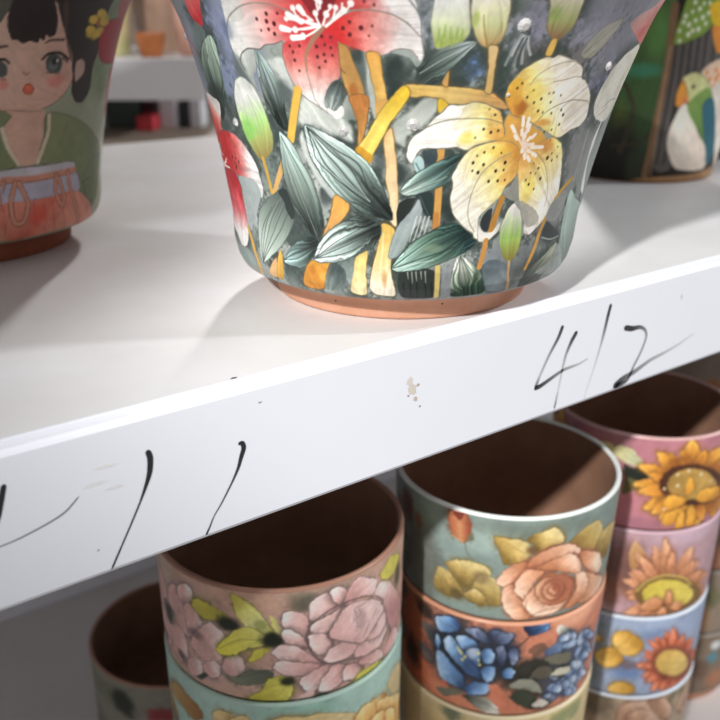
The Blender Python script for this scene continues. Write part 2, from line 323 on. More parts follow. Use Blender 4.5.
('L','efd8c4',(408,689,407,685,410,671),0.6,0.68,0.9),
('L','f7eadd',(409,676,410,671),1.28,1.2,1.0),
('L','efd8c4',(408,689,426,684,446,669),0.6,0.68,0.9),
('L','f7eadd',(435,675,446,669),1.28,1.2,1.0),
('L','efd8c4',(408,689,441,675,478,652),0.6,0.68,0.9),
('L','f7eadd',(459,662,478,652),1.28,1.2,1.0),
('L','efd8c4',(408,689,429,667,454,636),0.6,0.68,0.9),
('L','f7eadd',(441,651,454,636),1.28,1.2,1.0),
('L','efd8c4',(408,689,418,673,430,646),0.6,0.68,0.9),
('L','f7eadd',(424,659,430,646),1.28,1.2,1.0),
('D','3f3420',(345,903,332,888,377,857,434,849,478,868,478,836,409,838,435,809,457,803,496,798,539,806,551,756,488,735,274,744,298,749,293,692,327,672,267,634,350,611,299,573,334,573,364,574,567,628,507,605,474,591,459,566,510,529),0.38,1.0),
('D','2a2216',(556,789,319,609,350,637,539,639,478,549,531,565),0.56,1.0),
('D','6a5a30',(394,879,460,866,514,857,520,740,278,802,300,801,245,756,262,677,528,704,579,675,556,654,591,639,477,625,499,587),0.34,1.0),
('D','6a5a30',(252,822,220,728,238,666,262,677,293,692),0.34,1.0),
('D','3f3420',(275,803,245,756,272,745,267,634,229,614,318,609,298,574,335,573),0.41,1.0),
('D','2a2216',(227,642,251,607),0.56,1.0),
('P','eae8e3 a3c86c 857436',(429,484,465,455,491,402,503,330,485,274,455,259,421,282,396,336,389,400,402,455),(437,470,453,265),'75705f',0.34,0.26,1.0),
('L','bd9e78',(456,259,465,204,496,133),1.32,1.69,1.0),
('L','6a5c48',(446,253,479,144),0.23,0.23,0.7),
('L','c4934f',(624,400,596,298,565,237,559,217),2.07,1.88,1.0),
('L','70542f',(604,400,582,303,551,225),0.26,0.26,0.7),
('L','cf9e44',(747,540,698,512,659,475),1.88,1.69,1.0),
('L','c08a48',(332,351,327,304,316,254),2.26,2.26,1.0),
('P','bcd6cb 9fb2a8 75827c',(769,496,866,445,1051,386,1099,338,1092,274,1056,196,1022,136,900,136,799,243,786,332,767,421),(799,456,890,174),'5f6a66',0.3,0.26,1.0),
('P','a7ad98 6d736a 484e4a',(555,139,592,212,666,253,759,290,750,245,726,194,686,136),(713,265,589,148),'454b47',0.34,0.26,1.0),
('L','4c524c',(558,146,629,205,736,278),0.3,0.3,0.7),
('P','b4bbb8',(642,182,735,220,782,279,941,136,880,136),0,0,0.38,0.26,0.7),
('P','3c4243',(631,331,642,388,707,358,768,315,697,314),0,0,0.38,0.26,0.85),
('L','c8ccca',(632,328,698,311,769,312),0.45,0.38,0.8),
('P','a3a6a2',(624,404,649,471,732,498,745,431,705,385),0,0,0.38,0.26,0.7),
('P','a7b4b4 5f6c68 333d39',(10,925,28,974,54,1004,99,1024,145,1036,178,1032,150,999,117,958,99,943,80,907,38,904),(160,1029,36,933),'3b4644',0.34,0.26,1.0),
('L','2f3936',(173,1032,78,999,20,953),0.3,0.34,0.7),
('L','c2cac6',(173,1032,89,984,21,938),0.3,0.34,0.7),
('L','2f3936',(173,1032,100,971,22,925),0.3,0.34,0.7),
('P','e0e2de cbd2b4 98a85c',(44,1129,52,1180,122,1180,138,1130,149,1068,137,1038,95,1021,63,1013,49,1043,40,1092),(85,1144,85,1029),'8d9086',0.34,0.26,1.0),
('L','86a24e',(65,1039,65,1073),0.94,0.38,0.6),
('L','86a24e',(80,1048,80,1082),0.94,0.38,0.6),
('L','86a24e',(97,1043,96,1077),0.94,0.38,0.6),
('L','86a24e',(115,1043,114,1077),0.94,0.38,0.6),
('L','86a24e',(130,1038,128,1073),0.94,0.38,0.6),
('L','86a24e',(76,1019,76,1053),0.94,0.38,0.6),
('L','86a24e',(104,1019,103,1053),0.94,0.38,0.6),
('P','e4e1d2 d3d6a0 b59260',(140,1144,145,1180,224,1181,246,1139,252,1082,242,1033,210,1016,178,1032,159,1068,146,1106),(196,1153,207,1018),'847c64',0.38,0.26,1.0),
('B','a9bd62',(160,1101),1.0,2.4,0.7),
('L','84703e',(179,1111,189,1068,204,1023),0.34,0.45,0.7),
('L','a08a5c',(234,1092,239,1058,232,1033),0.38,0.3,0.6),
('P','d3b784 c4a468',(210,1018,239,1018,243,957,248,876,225,880,223,947),(227,1008,236,884),'77633f',0.34,0.26,1.0),
('P','cfcab4 a5ab72 8b6a4e',(359,1173,368,1116,376,1072,397,1047,419,1035,445,1047,469,1081,470,1126,457,1174),(426,1154,410,1044),'7a705c',0.38,0.26,1.0),
('B','8fa85c',(391,1111),1.9,2.4,0.6),
('P','d8b05c',(406,1036,426,1036,423,989,400,993),0,'80683c',0.26,0.26,1.0),
('L','c3c9c4',(312,1057,296,1025,287,992),0.56,0.94,0.75),
('L','aab2ac',(317,1057,318,1012,326,966),0.56,0.94,0.75),
('L','bfc5c0',(326,1047,332,1020,347,992),0.56,0.94,0.75),
('L','9aa4a0',(306,1062,286,1013,273,962),0.56,0.94,0.75),
('L','3f4c48',(308,1042,294,987,285,931),0.56,0.94,0.75),
('L','35423e',(322,1042,313,1000,312,956),0.56,0.94,0.75),
('P','b3b2a8 98988c',(538,987,568,1044,612,1080,681,1101,669,1058,632,1006,591,975),(652,1085,571,997),'696862',0.34,0.26,1.0),
('L','73726a',(550,992,611,1038,679,1099),0.26,0.26,0.8),
('L','6a6a66',(488,1004,518,1029,561,1060),0.38,0.38,0.5),
('P','dcaea8 d47a74',(750,1078,777,1110,869,1137,960,1176,1062,1194,1090,1160,1096,1074,986,1007,848,1038),(832,1121,879,1037),0,0.38,0.26,1.0),
('L','ead2c8',(1055,1166,1068,1086),0.94,0.94,0.7),
('B','c8605c',(889,1051),3.2,2.3,0.7),
('P','eeebde',(949,1011,1057,967,1064,882,1056,814,942,743,848,740,766,766,728,816,732,874,763,935,828,983),0,'84847c',0.3,0.26,1.0),
('L','e3d070',(958,989,932,908,927,830),1.5,1.13,0.7),
('L','77776e',(827,796,878,816,966,815),0.34,0.3,0.8),
('L','77776e',(804,768,869,793),0.3,0.3,0.7),
('P','f0f0e6',(872,756,867,689,871,594,909,524,977,447,897,480,847,597,837,680),0,0,0.38,0.26,0.95),
('L','b8c4bc',(756,719,765,614,767,531),1.13,1.13,0.5),
]
ART['girl']=[
('B','7a8c68',(855,820),16.2,10.3,0.9),
('B','a9aa92',(874,382),36.9,22.6,0.9),
('P','7f8a72',(738,1088,773,1210,885,1213,961,1078,811,1072),0,0,0.5,0.35,1.0),
('P','a65450 a0605c',(897,1079,868,1228,1176,1235,1288,1000,1274,811,1231,687,1018,608,958,718,971,854,1149,915,1128,1000),(1106,1085,1142,651),0,0.5,0.35,1.0),
('P','a32430',(734,1011,753,1065,847,1081,967,1073,1143,975,1128,889,894,882,783,914),0,'5a2024',0.4,0.35,1.0),
('P','332b27',(196,1210,742,1224,766,1119,746,1065,742,1011,757,939,734,885,732,780,686,726,629,730,595,782,596,861,569,924,494,1032,441,1119,197,1092),0,'241d1a',0.4,0.35,1.0),
('P','d8b4a2 d2a998',(196,1078,247,1085,278,1119,439,1157,473,1119,505,1054,539,990,574,939,596,861,570,792,507,742,428,715,314,715,177,735),(315,986,546,786),'6f5650',0.35,0.35,1.0),
('P','2c2522',(270,1057,275,1112,294,1152,429,1167,472,1090,470,1025,444,1015,427,1026,421,1001,400,1011,393,994,358,1002,329,994,307,1006,286,1011),0,0,0.5,0.35,1.0),
('P','5b5a50',(196,1210,264,1212,287,1159,260,1098,240,1071,195,1058),0,0,0.5,0.35,1.0),
('P','57463c',(488,1140,511,1147,534,1016,574,947,571,909,533,986),0,0,0.5,0.35,0.7),
('P','3a302c',(577,920,663,920,686,863,651,810,609,805),0,0,0.5,0.35,1.0),
('P','c0a598',(605,903,636,917,669,890,662,849,617,820,601,861),0,'5a4a44',0.35,0.35,1.0),
('B','d98878',(491,829),5.0,2.7,0.75),
('B','d98878',(248,828),2.9,2.2,0.75),
('P','4d5552',(436,912,451,941,482,946,512,927,522,900,509,870,477,864,445,881),0,0,0.5,0.35,1.0),
('B','7a8a86',(473,895),2.1,1.8,0.8),
('B','1c1c1c',(481,913),1.1,1.1,0.9),
('D','d8d8d4',(495,916),0.71,1.0),
('L','1e1a18',(419,924,444,945,490,951,525,938,553,919),0.91,1.21,1.0),
('L','1e1a18',(521,927,550,906),0.61,0.4,1.0),
('L','6a5048',(439,869,516,862),0.4,0.4,1.0),
('L','4a3c34',(428,991,454,1002,516,1003),0.61,1.11,1.0),
('L','4a3c34',(238,979,272,983),1.26,0.76,1.0),
('P','4d5552',(216,921,250,923,270,901,268,871,246,859,213,867),0,0,0.5,0.35,1.0),
('L','1e1a18',(229,931,261,930,277,915),1.21,0.81,1.0),
('L','6a5048',(242,852,263,851),0.4,0.4,1.0),
('L','9a6a5c',(336,876,349,865,363,871),0.5,0.5,1.0),
('P','d06a50',(338,808,348,824,370,824,384,807,378,786,356,783,339,793),0,'96402f',0.45,0.35,1.0),
('B','e08a70',(357,811),0.8,0.6,0.6),
('B','d6b84c',(673,1081),3.1,1.8,1),
('B','d6b84c',(717,1107),3.3,1.8,1),
('B','d6b84c',(754,1080),3.8,1.9,1),
('B','d6b84c',(734,1034),3.5,1.9,1),
('B','d6b84c',(671,1037),3.0,1.8,1),
('B','d6b84c',(669,1024),3.2,1.8,1),
('B','d6b84c',(705,1015),3.3,1.9,1),
('P','dcbc52',(706,1081,700,1067,677,1061,654,1067,641,1081,647,1095,668,1101,692,1095),0,'8f7a34',0.25,0.35,1.0),
('P','dcbc52',(762,1105,758,1091,733,1085,704,1091,689,1105,690,1119,710,1125,740,1119),0,'8f7a34',0.25,0.35,1.0),
('P','dcbc52',(796,1072,789,1058,760,1052,729,1059,714,1073,722,1087,745,1093,777,1086),0,'8f7a34',0.25,0.35,1.0),
('P','dcbc52',(747,1022,741,1008,715,1003,688,1010,674,1024,681,1038,703,1043,730,1037),0,'8f7a34',0.25,0.35,1.0),
('P','dcbc52',(699,1039,691,1025,670,1019,645,1026,633,1040,638,1054,659,1059,684,1053),0,'8f7a34',0.25,0.35,1.0),
('D','b5703a',(711,1071),1.82,1.0),
('P','d2ab98',(174,734,427,715,444,648,418,533,389,476,298,479,250,568,168,655),0,0,0.5,0.35,1.0),
('L','8a6a5e',(252,721,427,704),0.45,0.45,0.8),
('P','84906a 6f7c5a',(451,689,608,665,786,585,974,461,967,310,812,185,707,279,658,415,626,451,405,474,446,547),(513,641,816,298),'4a5240',0.45,0.35,1.0),
('P','7c8862',(173,718,280,698,238,642,259,567,298,479,149,470),0,'4a5240',0.4,0.35,1.0),
('L','d8cdb6',(468,682,466,613,432,532,406,480),2.02,2.02,1.0),
('L','5a5244',(451,687,448,611,416,534),0.35,0.35,1.0),
('L','d8cdb6',(238,642,259,559,304,482),2.02,1.51,1.0),
('L','4a5240',(859,458,750,382,732,330),0.45,0.45,0.8),
('L','4a5240',(824,352,739,329,796,188),0.45,0.45,0.8),
('L','5a6448',(584,651,563,585,517,522),0.4,0.4,0.6),
('D','1c1a18',(913,445,819,231),0.61,1.0),
('P','c4c2ca',(152,427,185,458,296,465,479,461,632,454,654,421,531,421,336,414,197,415),0,'4a4648',0.45,0.35,1.0),
('P','b4b2c4',(150,413,335,411,645,409,695,306,483,308,354,308,136,301),0,'50464c',0.3,0.35,1.0),
('P','d48874 cc6e5c d8937e',(137,305,354,309,483,308,686,303,905,121,665,138,479,135,190,126,121,124),(353,304,475,147),0,0.5,0.35,1.0),
('L','a84a40',(372,301,376,165),0.5,0.5,0.6),
('L','a84a40',(429,293,440,153),0.5,0.5,0.6),
('L','a84a40',(481,285,500,142),0.5,0.5,0.6),
('L','a84a40',(536,276,589,123),0.5,0.5,0.6),
('B','d8503c',(393,236),4.8,4.8,0.6),
('L','cc9078',(165,411,212,418,380,407,510,410,651,411),3.03,3.03,1.0),
('L','7a463c',(164,398,211,404,379,393,509,396,651,397),0.4,0.4,0.8),
('L','6f4238',(283,398,252,302,260,220,308,215,341,298,304,395),2.72,2.72,0.8),
('L','cc927c',(283,398,252,302,260,220,308,215,341,298,304,395),2.02,2.02,1.0),
('L','6f4238',(515,406,513,319,545,258,568,294,533,387),2.72,2.72,0.8),
('L','cc927c',(515,406,513,319,545,258,568,294,533,387),2.02,2.02,1.0),
('L','6f4238',(598,409,628,301,706,127),2.72,2.72,0.8),
('L','cc927c',(598,409,628,301,706,127),2.02,2.02,1.0),
('L','6f4238',(227,404,201,346),2.72,2.72,0.8),
('L','cc927c',(227,404,201,346),2.02,2.02,1.0),
]
ART['parrot']=[
('P','4a6a3a 39552f 26301e',(-275,825,62,1255,153,1117,152,760,117,459,61,-46,-319,-74,-304,281),(31,1082,-173,129),0,0.74,0.52,1.0),
('B','5c8a48',(45,976),7.4,14.2,0.7),
('B','3f8468',(-23,757),13.7,4.6,0.8),
('B','55602c',(-155,450),5.5,11.6,0.6),
('B','14110d',(-221,125),17.5,22.8,0.95),  # lower left blackened: the lily pot's shadow painted into the colour
('B','2c3020',(-6,98),6.8,12.4,0.7),
('B','1c1a12',(-140,293),11.2,11.8,0.7),  # same painted shadow, carried up the left side
('L','3a3320',(-133,661,-60,512,-89,336,-131,214),2.95,3.69,0.8),
('L','3a3020',(129,382,-7,280,-204,249),2.95,2.21,0.7),
('P','54504e',(148,905,290,994,470,1082,670,637,420,721,260,611,211,343,284,112,140,112,132,497),0,0,0.74,0.52,1.0),
('L','2f2b2a',(173,994,180,649,157,143),1.48,1.77,0.7),
('L','77706c',(195,977,200,649,180,144),0.89,0.89,0.6),
('L','2f2b2a',(221,994,232,649,215,144),1.48,1.77,0.7),
('L','77706c',(243,977,254,649,239,143),0.89,0.89,0.6),
('L','2f2b2a',(270,994,286,648,275,143),1.48,1.77,0.7),
('L','77706c',(294,977,308,648,300,143),0.89,0.89,0.6),
('L','2f2b2a',(321,994,343,648,338,142),1.48,1.77,0.7),
('L','77706c',(347,977,365,647,365,141),0.89,0.89,0.6),
('L','2f2b2a',(376,994,402,647,406,139),1.48,1.77,0.7),
('L','77706c',(403,976,428,646,435,138),0.89,0.89,0.6),
('L','2f2b2a',(447,994,481,645,499,134),1.48,1.77,0.7),
('L','77706c',(476,976,510,644,533,132),0.89,0.89,0.6),
('L','7d5c42',(129,1152,136,796,117,459,73,-46),5.17,5.17,0.9),
('L','9c8468',(139,905,126,535,127,60),2.21,1.48,0.7),
('P','7f9c44',(155,923,186,1135,233,1289,410,1290,421,1082,356,985,260,941),0,'4a5a2a',0.59,0.52,1.0),
('D','dfe6d0',(181,1003,200,1056,207,1091,236,1039,246,1117,276,1065,292,1135,323,1083,315,1166,359,1109,269,1003,307,1012,191,941,352,1047,255,1173,243,980,355,1169),1.25,1.0),
('P','e6b92e',(359,1135,396,1178,535,1205,619,992,438,1021),0,0,0.74,0.52,1.0),
('P','d98a3a',(412,1030,548,1011,601,874,496,867,442,940),0,0,0.74,0.52,1.0),
('P','dcc0aa',(388,749,586,828,733,615,532,624),0,0,0.74,0.52,1.0),
('D','d9843c',(441,739,478,701,518,756,538,699,523,653,558,727,599,669),1.48,1.0),
('P','d9cfc4',(503,625,877,626,1329,100,828,104),0,0,0.74,0.52,1.0),
('P','e6ddd0 d6c8ba',(294,554,399,457,471,337,626,207,636,86,339,100,233,215,208,333,245,459),(275,420,492,114),'6a6058',0.52,0.52,1.0),
('P','d6d49a bfc68a',(249,649,262,714,343,745,452,698,530,586,416,548,317,550),(286,704,462,570),'5a5a40',0.44,0.52,1.0),
('P','dc9440',(262,693,229,615,236,532,281,532,312,601),0,'7a4a1c',0.52,0.52,1.0),
('B','d97a50',(303,564),3.3,2.3,0.7),
('P','7a9850 567c40',(325,535,468,645,565,546,606,349,562,272,412,408),(389,553,562,352),0,0.74,0.52,1.0),
('P','2f6070',(459,531,564,556,724,199,665,111,549,293),0,'1e3a40',0.44,0.52,1.0),
('D','2a2a22',(348,653),1.48,1.0),
('P','9a7650',(-160,-49,3,24,238,50,519,60,1235,107,1265,-100,-153,-100),0,0,0.74,0.52,1.0),
('L','6a4c30',(-46,32,-45,-51),1.11,1.11,0.5),
('L','6a4c30',(11,35,13,-48),1.11,1.11,0.5),
('L','6a4c30',(67,38,71,-46),1.11,1.11,0.5),
('L','6a4c30',(125,39,129,-44),1.11,1.11,0.5),
('L','6a4c30',(182,39,188,-44),1.11,1.11,0.5),
('L','6a4c30',(242,39,250,-44),1.11,1.11,0.5),
('L','6a4c30',(304,38,313,-45),1.11,1.11,0.5),
('L','6a4c30',(370,36,382,-48),1.11,1.11,0.5),
('L','6a4c30',(442,33,456,-51),1.11,1.11,0.5),
('L','6a4c30',(524,28,539,-57),1.11,1.11,0.5),
('L','6a4c30',(623,19,639,-65),1.11,1.11,0.5),
('L','6a4c30',(767,5,787,-82),1.11,1.11,0.5),
('L','6a4c30',(1051,-19,1037,-100),1.11,1.11,0.5),
('L','6a4c30',(1221,-15,1236,-100),1.11,1.11,0.5),
]
ART['pink']=[
('B','c99c84',(-165,694),18.0,7.3,0.7),
('B','b08c7c',(-519,628),18.5,11.8,0.8),
('B','d9b0a0',(-140,258),27.9,6.8,0.7),
('B','a58a78',(205,710),21.3,6.4,0.7),
('B','6a6450',(70,689),5.2,6.4,0.6),
('B','bfae98',(-665,599),9.1,26.0,0.7),
('P','d6a49c dcb4ae e6ccc8',(-638,572,-583,629,-528,629,-486,577,-463,502,-417,463,-459,392,-541,385,-589,457,-640,490),(-531,477,-417,463),'7a6468',0.47,0.33,1.0),
('P','d6a49c dcb4ae e6ccc8',(-545,632,-474,686,-434,662,-439,600,-488,558,-535,576),(-487,583,-439,600),'7a6468',0.47,0.33,1.0),
('P','d6a49c dcb4ae e6ccc8',(-503,556,-441,587,-388,500,-406,443,-459,386,-493,437),(-450,448,-406,443),'7a6468',0.47,0.33,1.0),
('P','d6a49c dcb4ae e6ccc8',(-478,357,-417,463,-343,530,-277,490,-266,408,-298,335,-359,300,-431,305),(-358,365,-266,408),'7a6468',0.47,0.33,1.0),
('P','d6a49c dcb4ae e6ccc8',(-654,352,-557,401,-510,352,-505,252,-567,187,-639,218),(-572,256,-505,252),'7a6468',0.47,0.33,1.0),
('P','d6a49c dcb4ae e6ccc8',(-507,238,-456,279,-407,265,-421,194,-483,153,-522,177),(-468,178,-421,194),'7a6468',0.47,0.33,1.0),
('P','d6a49c dcb4ae e6ccc8',(-407,265,-346,311,-303,296,-316,234,-360,203,-398,219),(-357,216,-316,234),'7a6468',0.47,0.33,1.0),
('P','d6a49c dcb4ae e6ccc8',(-301,296,-268,363,-209,384,-182,328,-199,262,-259,246),(-237,277,-182,328),'7a6468',0.47,0.33,1.0),
('B','2e3430',(-652,430),4.3,5.8,0.9),
('B','4a3a3a',(-562,230),3.8,2.9,0.8),
('B','5a4a50',(-442,426),4.4,2.6,0.6),
('P','3a4038',(-458,168,-405,214,-378,215,-422,167),0,0,0.47,0.33,1.0),
('P','7c8068 5c6458',(-280,253,-237,252,-161,305,-71,314,-63,262,-144,226,-228,216),(-238,227,-91,300),'454a40',0.38,0.33,1.0),
('P','c2b53e b0a53c',(-447,584,-415,634,-347,631,-280,611,-230,570,-211,531,-263,543,-306,555,-379,535,-416,561),(-398,605,-242,548),'6a6430',0.38,0.33,1.0),
('B','23281e',(-253,546),5.2,3.7,1),
('P','d3c84e dcd88a a8a850',(-227,719,-154,684,-98,629,-62,559,-25,522,-17,472,-84,485,-160,540,-212,614),(-203,688,-45,499),'6a6830',0.43,0.33,1.0),
('P','dcd878',(-60,618,-28,582,-6,521,-35,522,-57,570),0,0,0.47,0.33,1.0),
('P','ddd23e d8d46a',(-320,390,-267,469,-201,534,-131,543,-74,499,-46,474,-105,448,-165,430,-219,389,-296,361),(-283,403,-103,497),'6a6830',0.43,0.33,1.0),
('L','8a8434',(-305,396,-204,472,-84,485),0.38,0.38,0.7),
('P','d8cf4a',(-168,367,-126,428,-56,450,-108,386,-148,358),0,'7a7434',0.33,0.33,1.0),
('B','20261c',(-55,480),5.3,3.9,1),
('B','8a9048',(-100,569),2.9,2.5,0.6),
('P','cfc63c d9d25c',(-184,136,-115,197,-83,262,-33,281,26,263,24,180,-18,107,-57,135,-108,126),(-147,155,5,234),'6a6830',0.43,0.33,1.0),
('B','5a584c',(113,669),5.8,4.6,0.7),
('B','4a5038',(640,316),6.3,8.3,0.6),
('P','c88e8a e0b0aa f0d8d4',(107,599,113,669,163,699,226,696,269,633,258,589,172,571,121,566),(258,589,113,669),'6f5a58',0.52,0.33,1.0),
('P','c88e8a e0b0aa f0d8d4',(199,693,237,716,286,686,280,604,236,622),(280,604,237,716),'6f5a58',0.52,0.33,1.0),
('P','c88e8a e0b0aa f0d8d4',(269,621,304,691,352,723,405,691,465,652,451,581,353,607,286,590),(286,590,465,652),'6f5a58',0.52,0.33,1.0),
('P','c88e8a e0b0aa f0d8d4',(450,569,483,618,557,591,632,504,732,367,717,258,645,218,541,398,520,501),(541,398,557,591),'6f5a58',0.52,0.33,1.0),
('P','c88e8a e0b0aa f0d8d4',(508,171,642,261,757,116,649,120,548,143),(508,171,757,116),'6f5a58',0.52,0.33,1.0),
('P','c88e8a e0b0aa f0d8d4',(-16,581,-3,628,54,633,102,589,110,503,90,458,32,492,9,531),(110,503,-16,581),'6f5a58',0.52,0.33,1.0),
('P','c88e8a e0b0aa f0d8d4',(-16,521,23,542,80,484,99,431,50,441,2,471),(99,431,-16,521),'6f5a58',0.52,0.33,1.0),
('P','c88e8a e0b0aa f0d8d4',(-60,413,-27,455,40,448,118,378,168,313,127,312,28,358,-30,376),(168,313,-60,413),'6f5a58',0.52,0.33,1.0),
('P','c88e8a e0b0aa f0d8d4',(-63,326,-30,368,48,355,158,316,136,273,56,271,-13,287),(158,316,-63,326),'6f5a58',0.52,0.33,1.0),
('P','c88e8a e0b0aa f0d8d4',(55,240,86,272,158,304,211,298,188,216,135,170,84,183),(211,298,84,183),'6f5a58',0.52,0.33,1.0),
('P','c88e8a e0b0aa f0d8d4',(140,162,167,237,222,294,285,253,266,171,198,142),(285,253,140,162),'6f5a58',0.52,0.33,1.0),
('P','c88e8a e0b0aa f0d8d4',(266,178,279,255,353,237,374,179,327,153),(353,237,266,178),'6f5a58',0.52,0.33,1.0),
('P','c88e8a e0b0aa f0d8d4',(353,231,380,254,506,226,527,158,439,178),(380,254,527,158),'6f5a58',0.52,0.33,1.0),
('P','d3a39e deb5af e8c8c2',(111,538,172,571,258,595,275,607,269,561,223,481,181,483,130,474),(223,481,111,538),'6f5a58',0.52,0.33,1.0),
('P','d3a39e deb5af e8c8c2',(105,492,171,486,212,423,201,377,143,371,109,430),(212,423,109,430),'6f5a58',0.52,0.33,1.0),
('P','d3a39e deb5af e8c8c2',(169,337,201,390,267,401,334,369,340,315,290,302,211,304),(267,401,169,337),'6f5a58',0.52,0.33,1.0),
('P','d3a39e deb5af e8c8c2',(327,283,353,334,453,352,532,391,554,298,489,251,380,261),(353,334,532,391),'6f5a58',0.52,0.33,1.0),
('P','d3a39e deb5af e8c8c2',(380,357,469,432,511,469,553,364,487,317),(380,357,511,469),'6f5a58',0.52,0.33,1.0),
('P','d3a39e deb5af e8c8c2',(197,478,235,538,280,592,379,583,484,523,522,449,453,391,380,344,291,390,223,425),(291,390,484,523),'6f5a58',0.52,0.33,1.0),
('L','5c4c4c',(101,541,193,600,269,615,353,607,435,577),0.95,0.57,0.8),
('L','55464a',(111,538,95,482,118,390,179,315,291,288,353,269),1.04,0.71,0.75),
('L','6a5658',(263,593,202,500,202,451,291,390,366,339),0.66,0.57,0.75),
('L','7f6a6c',(315,479,340,516,328,559,379,558,420,561),0.47,0.47,0.7),
('L','7f6a6c',(353,448,340,492,366,515,353,546),0.47,0.47,0.7),
('L','7f6a6c',(380,370,422,422,468,483),0.47,0.47,0.7),
('L','7f6a6c',(394,388,422,460),0.47,0.47,0.7),
('L','7f6a6c',(327,461,379,433,407,456),0.47,0.47,0.7),
('L','efdedc',(321,550,310,506,340,442),0.57,0.38,0.6),
('B','a08484',(366,477),3.3,5.7,0.6),
('P','d2cc4e',(328,126,381,175,508,151,548,115,456,114,367,104),0,'7a7434',0.33,0.33,1.0),
('P','d6cc58',(490,644,517,678,586,710,690,643,628,596,557,597),0,'7a7434',0.33,0.33,1.0),
('B','3c4230',(677,550),4.5,6.7,0.8),
('P','d8b4ae',(32,128,83,170,124,173,113,111,72,94),0,0,0.47,0.33,1.0),
('B','333a2a',(155,124),4.7,2.8,0.9),
('B','262c20',(6,247),3.5,2.8,0.95),
('B','20261c',(-55,499),2.5,3.7,0.9),
('L','6a6450',(231,122,315,133),0.71,0.38,0.6),
]
ART['teal']=[
('B','8fbfae',(56,696),18.3,7.1,0.7),
('P','c49a5c 9a6a34',(-775,520,-638,644,-484,628,-427,580,-495,511,-609,528),(-677,587,-458,562),'6a4a2c',0.42,0.36,1.0),
('P','b58a50',(-870,434,-734,499,-657,391,-897,231),0,0,0.52,0.36,1.0),
('B','5a7468',(-731,357),9.9,5.7,0.7),
('P','e3c98a d6b46a',(-362,640,-294,668,-238,640,-232,555,-365,503),(-362,640,-232,555),'8a6a3a',0.47,0.36,1.0),
('P','e3c98a d6b46a',(-272,630,-205,668,-173,649,-189,551,-266,544),(-272,630,-189,551),'8a6a3a',0.47,0.36,1.0),
('P','dcc07a e0c890',(-102,638,-20,677,70,665,143,665,265,621,341,559,253,498,-105,564),(-22,605,265,615),'8a7040',0.47,0.36,1.0),
('P','e2a04e ebb868 f0d090',(328,539,396,593,532,557,578,470,477,466,396,440),(396,440,396,593),'9a6028',0.52,0.36,1.0),
('P','e2a04e ebb868 f0d090',(476,550,602,493,863,290,904,140,676,207,515,380),(515,380,602,493),'9a6028',0.52,0.36,1.0),
('P','e2a04e ebb868 f0d090',(411,430,477,480,556,431,584,262),(584,262,477,480),'9a6028',0.52,0.36,1.0),
('P','e2a04e ebb868 f0d090',(556,431,668,349,724,131,584,262),(584,262,668,349),'9a6028',0.52,0.36,1.0),
('P','cdb886',(574,586,655,633,852,498,892,353,662,456),0,'9a8a60',0.36,0.36,1.0),
]
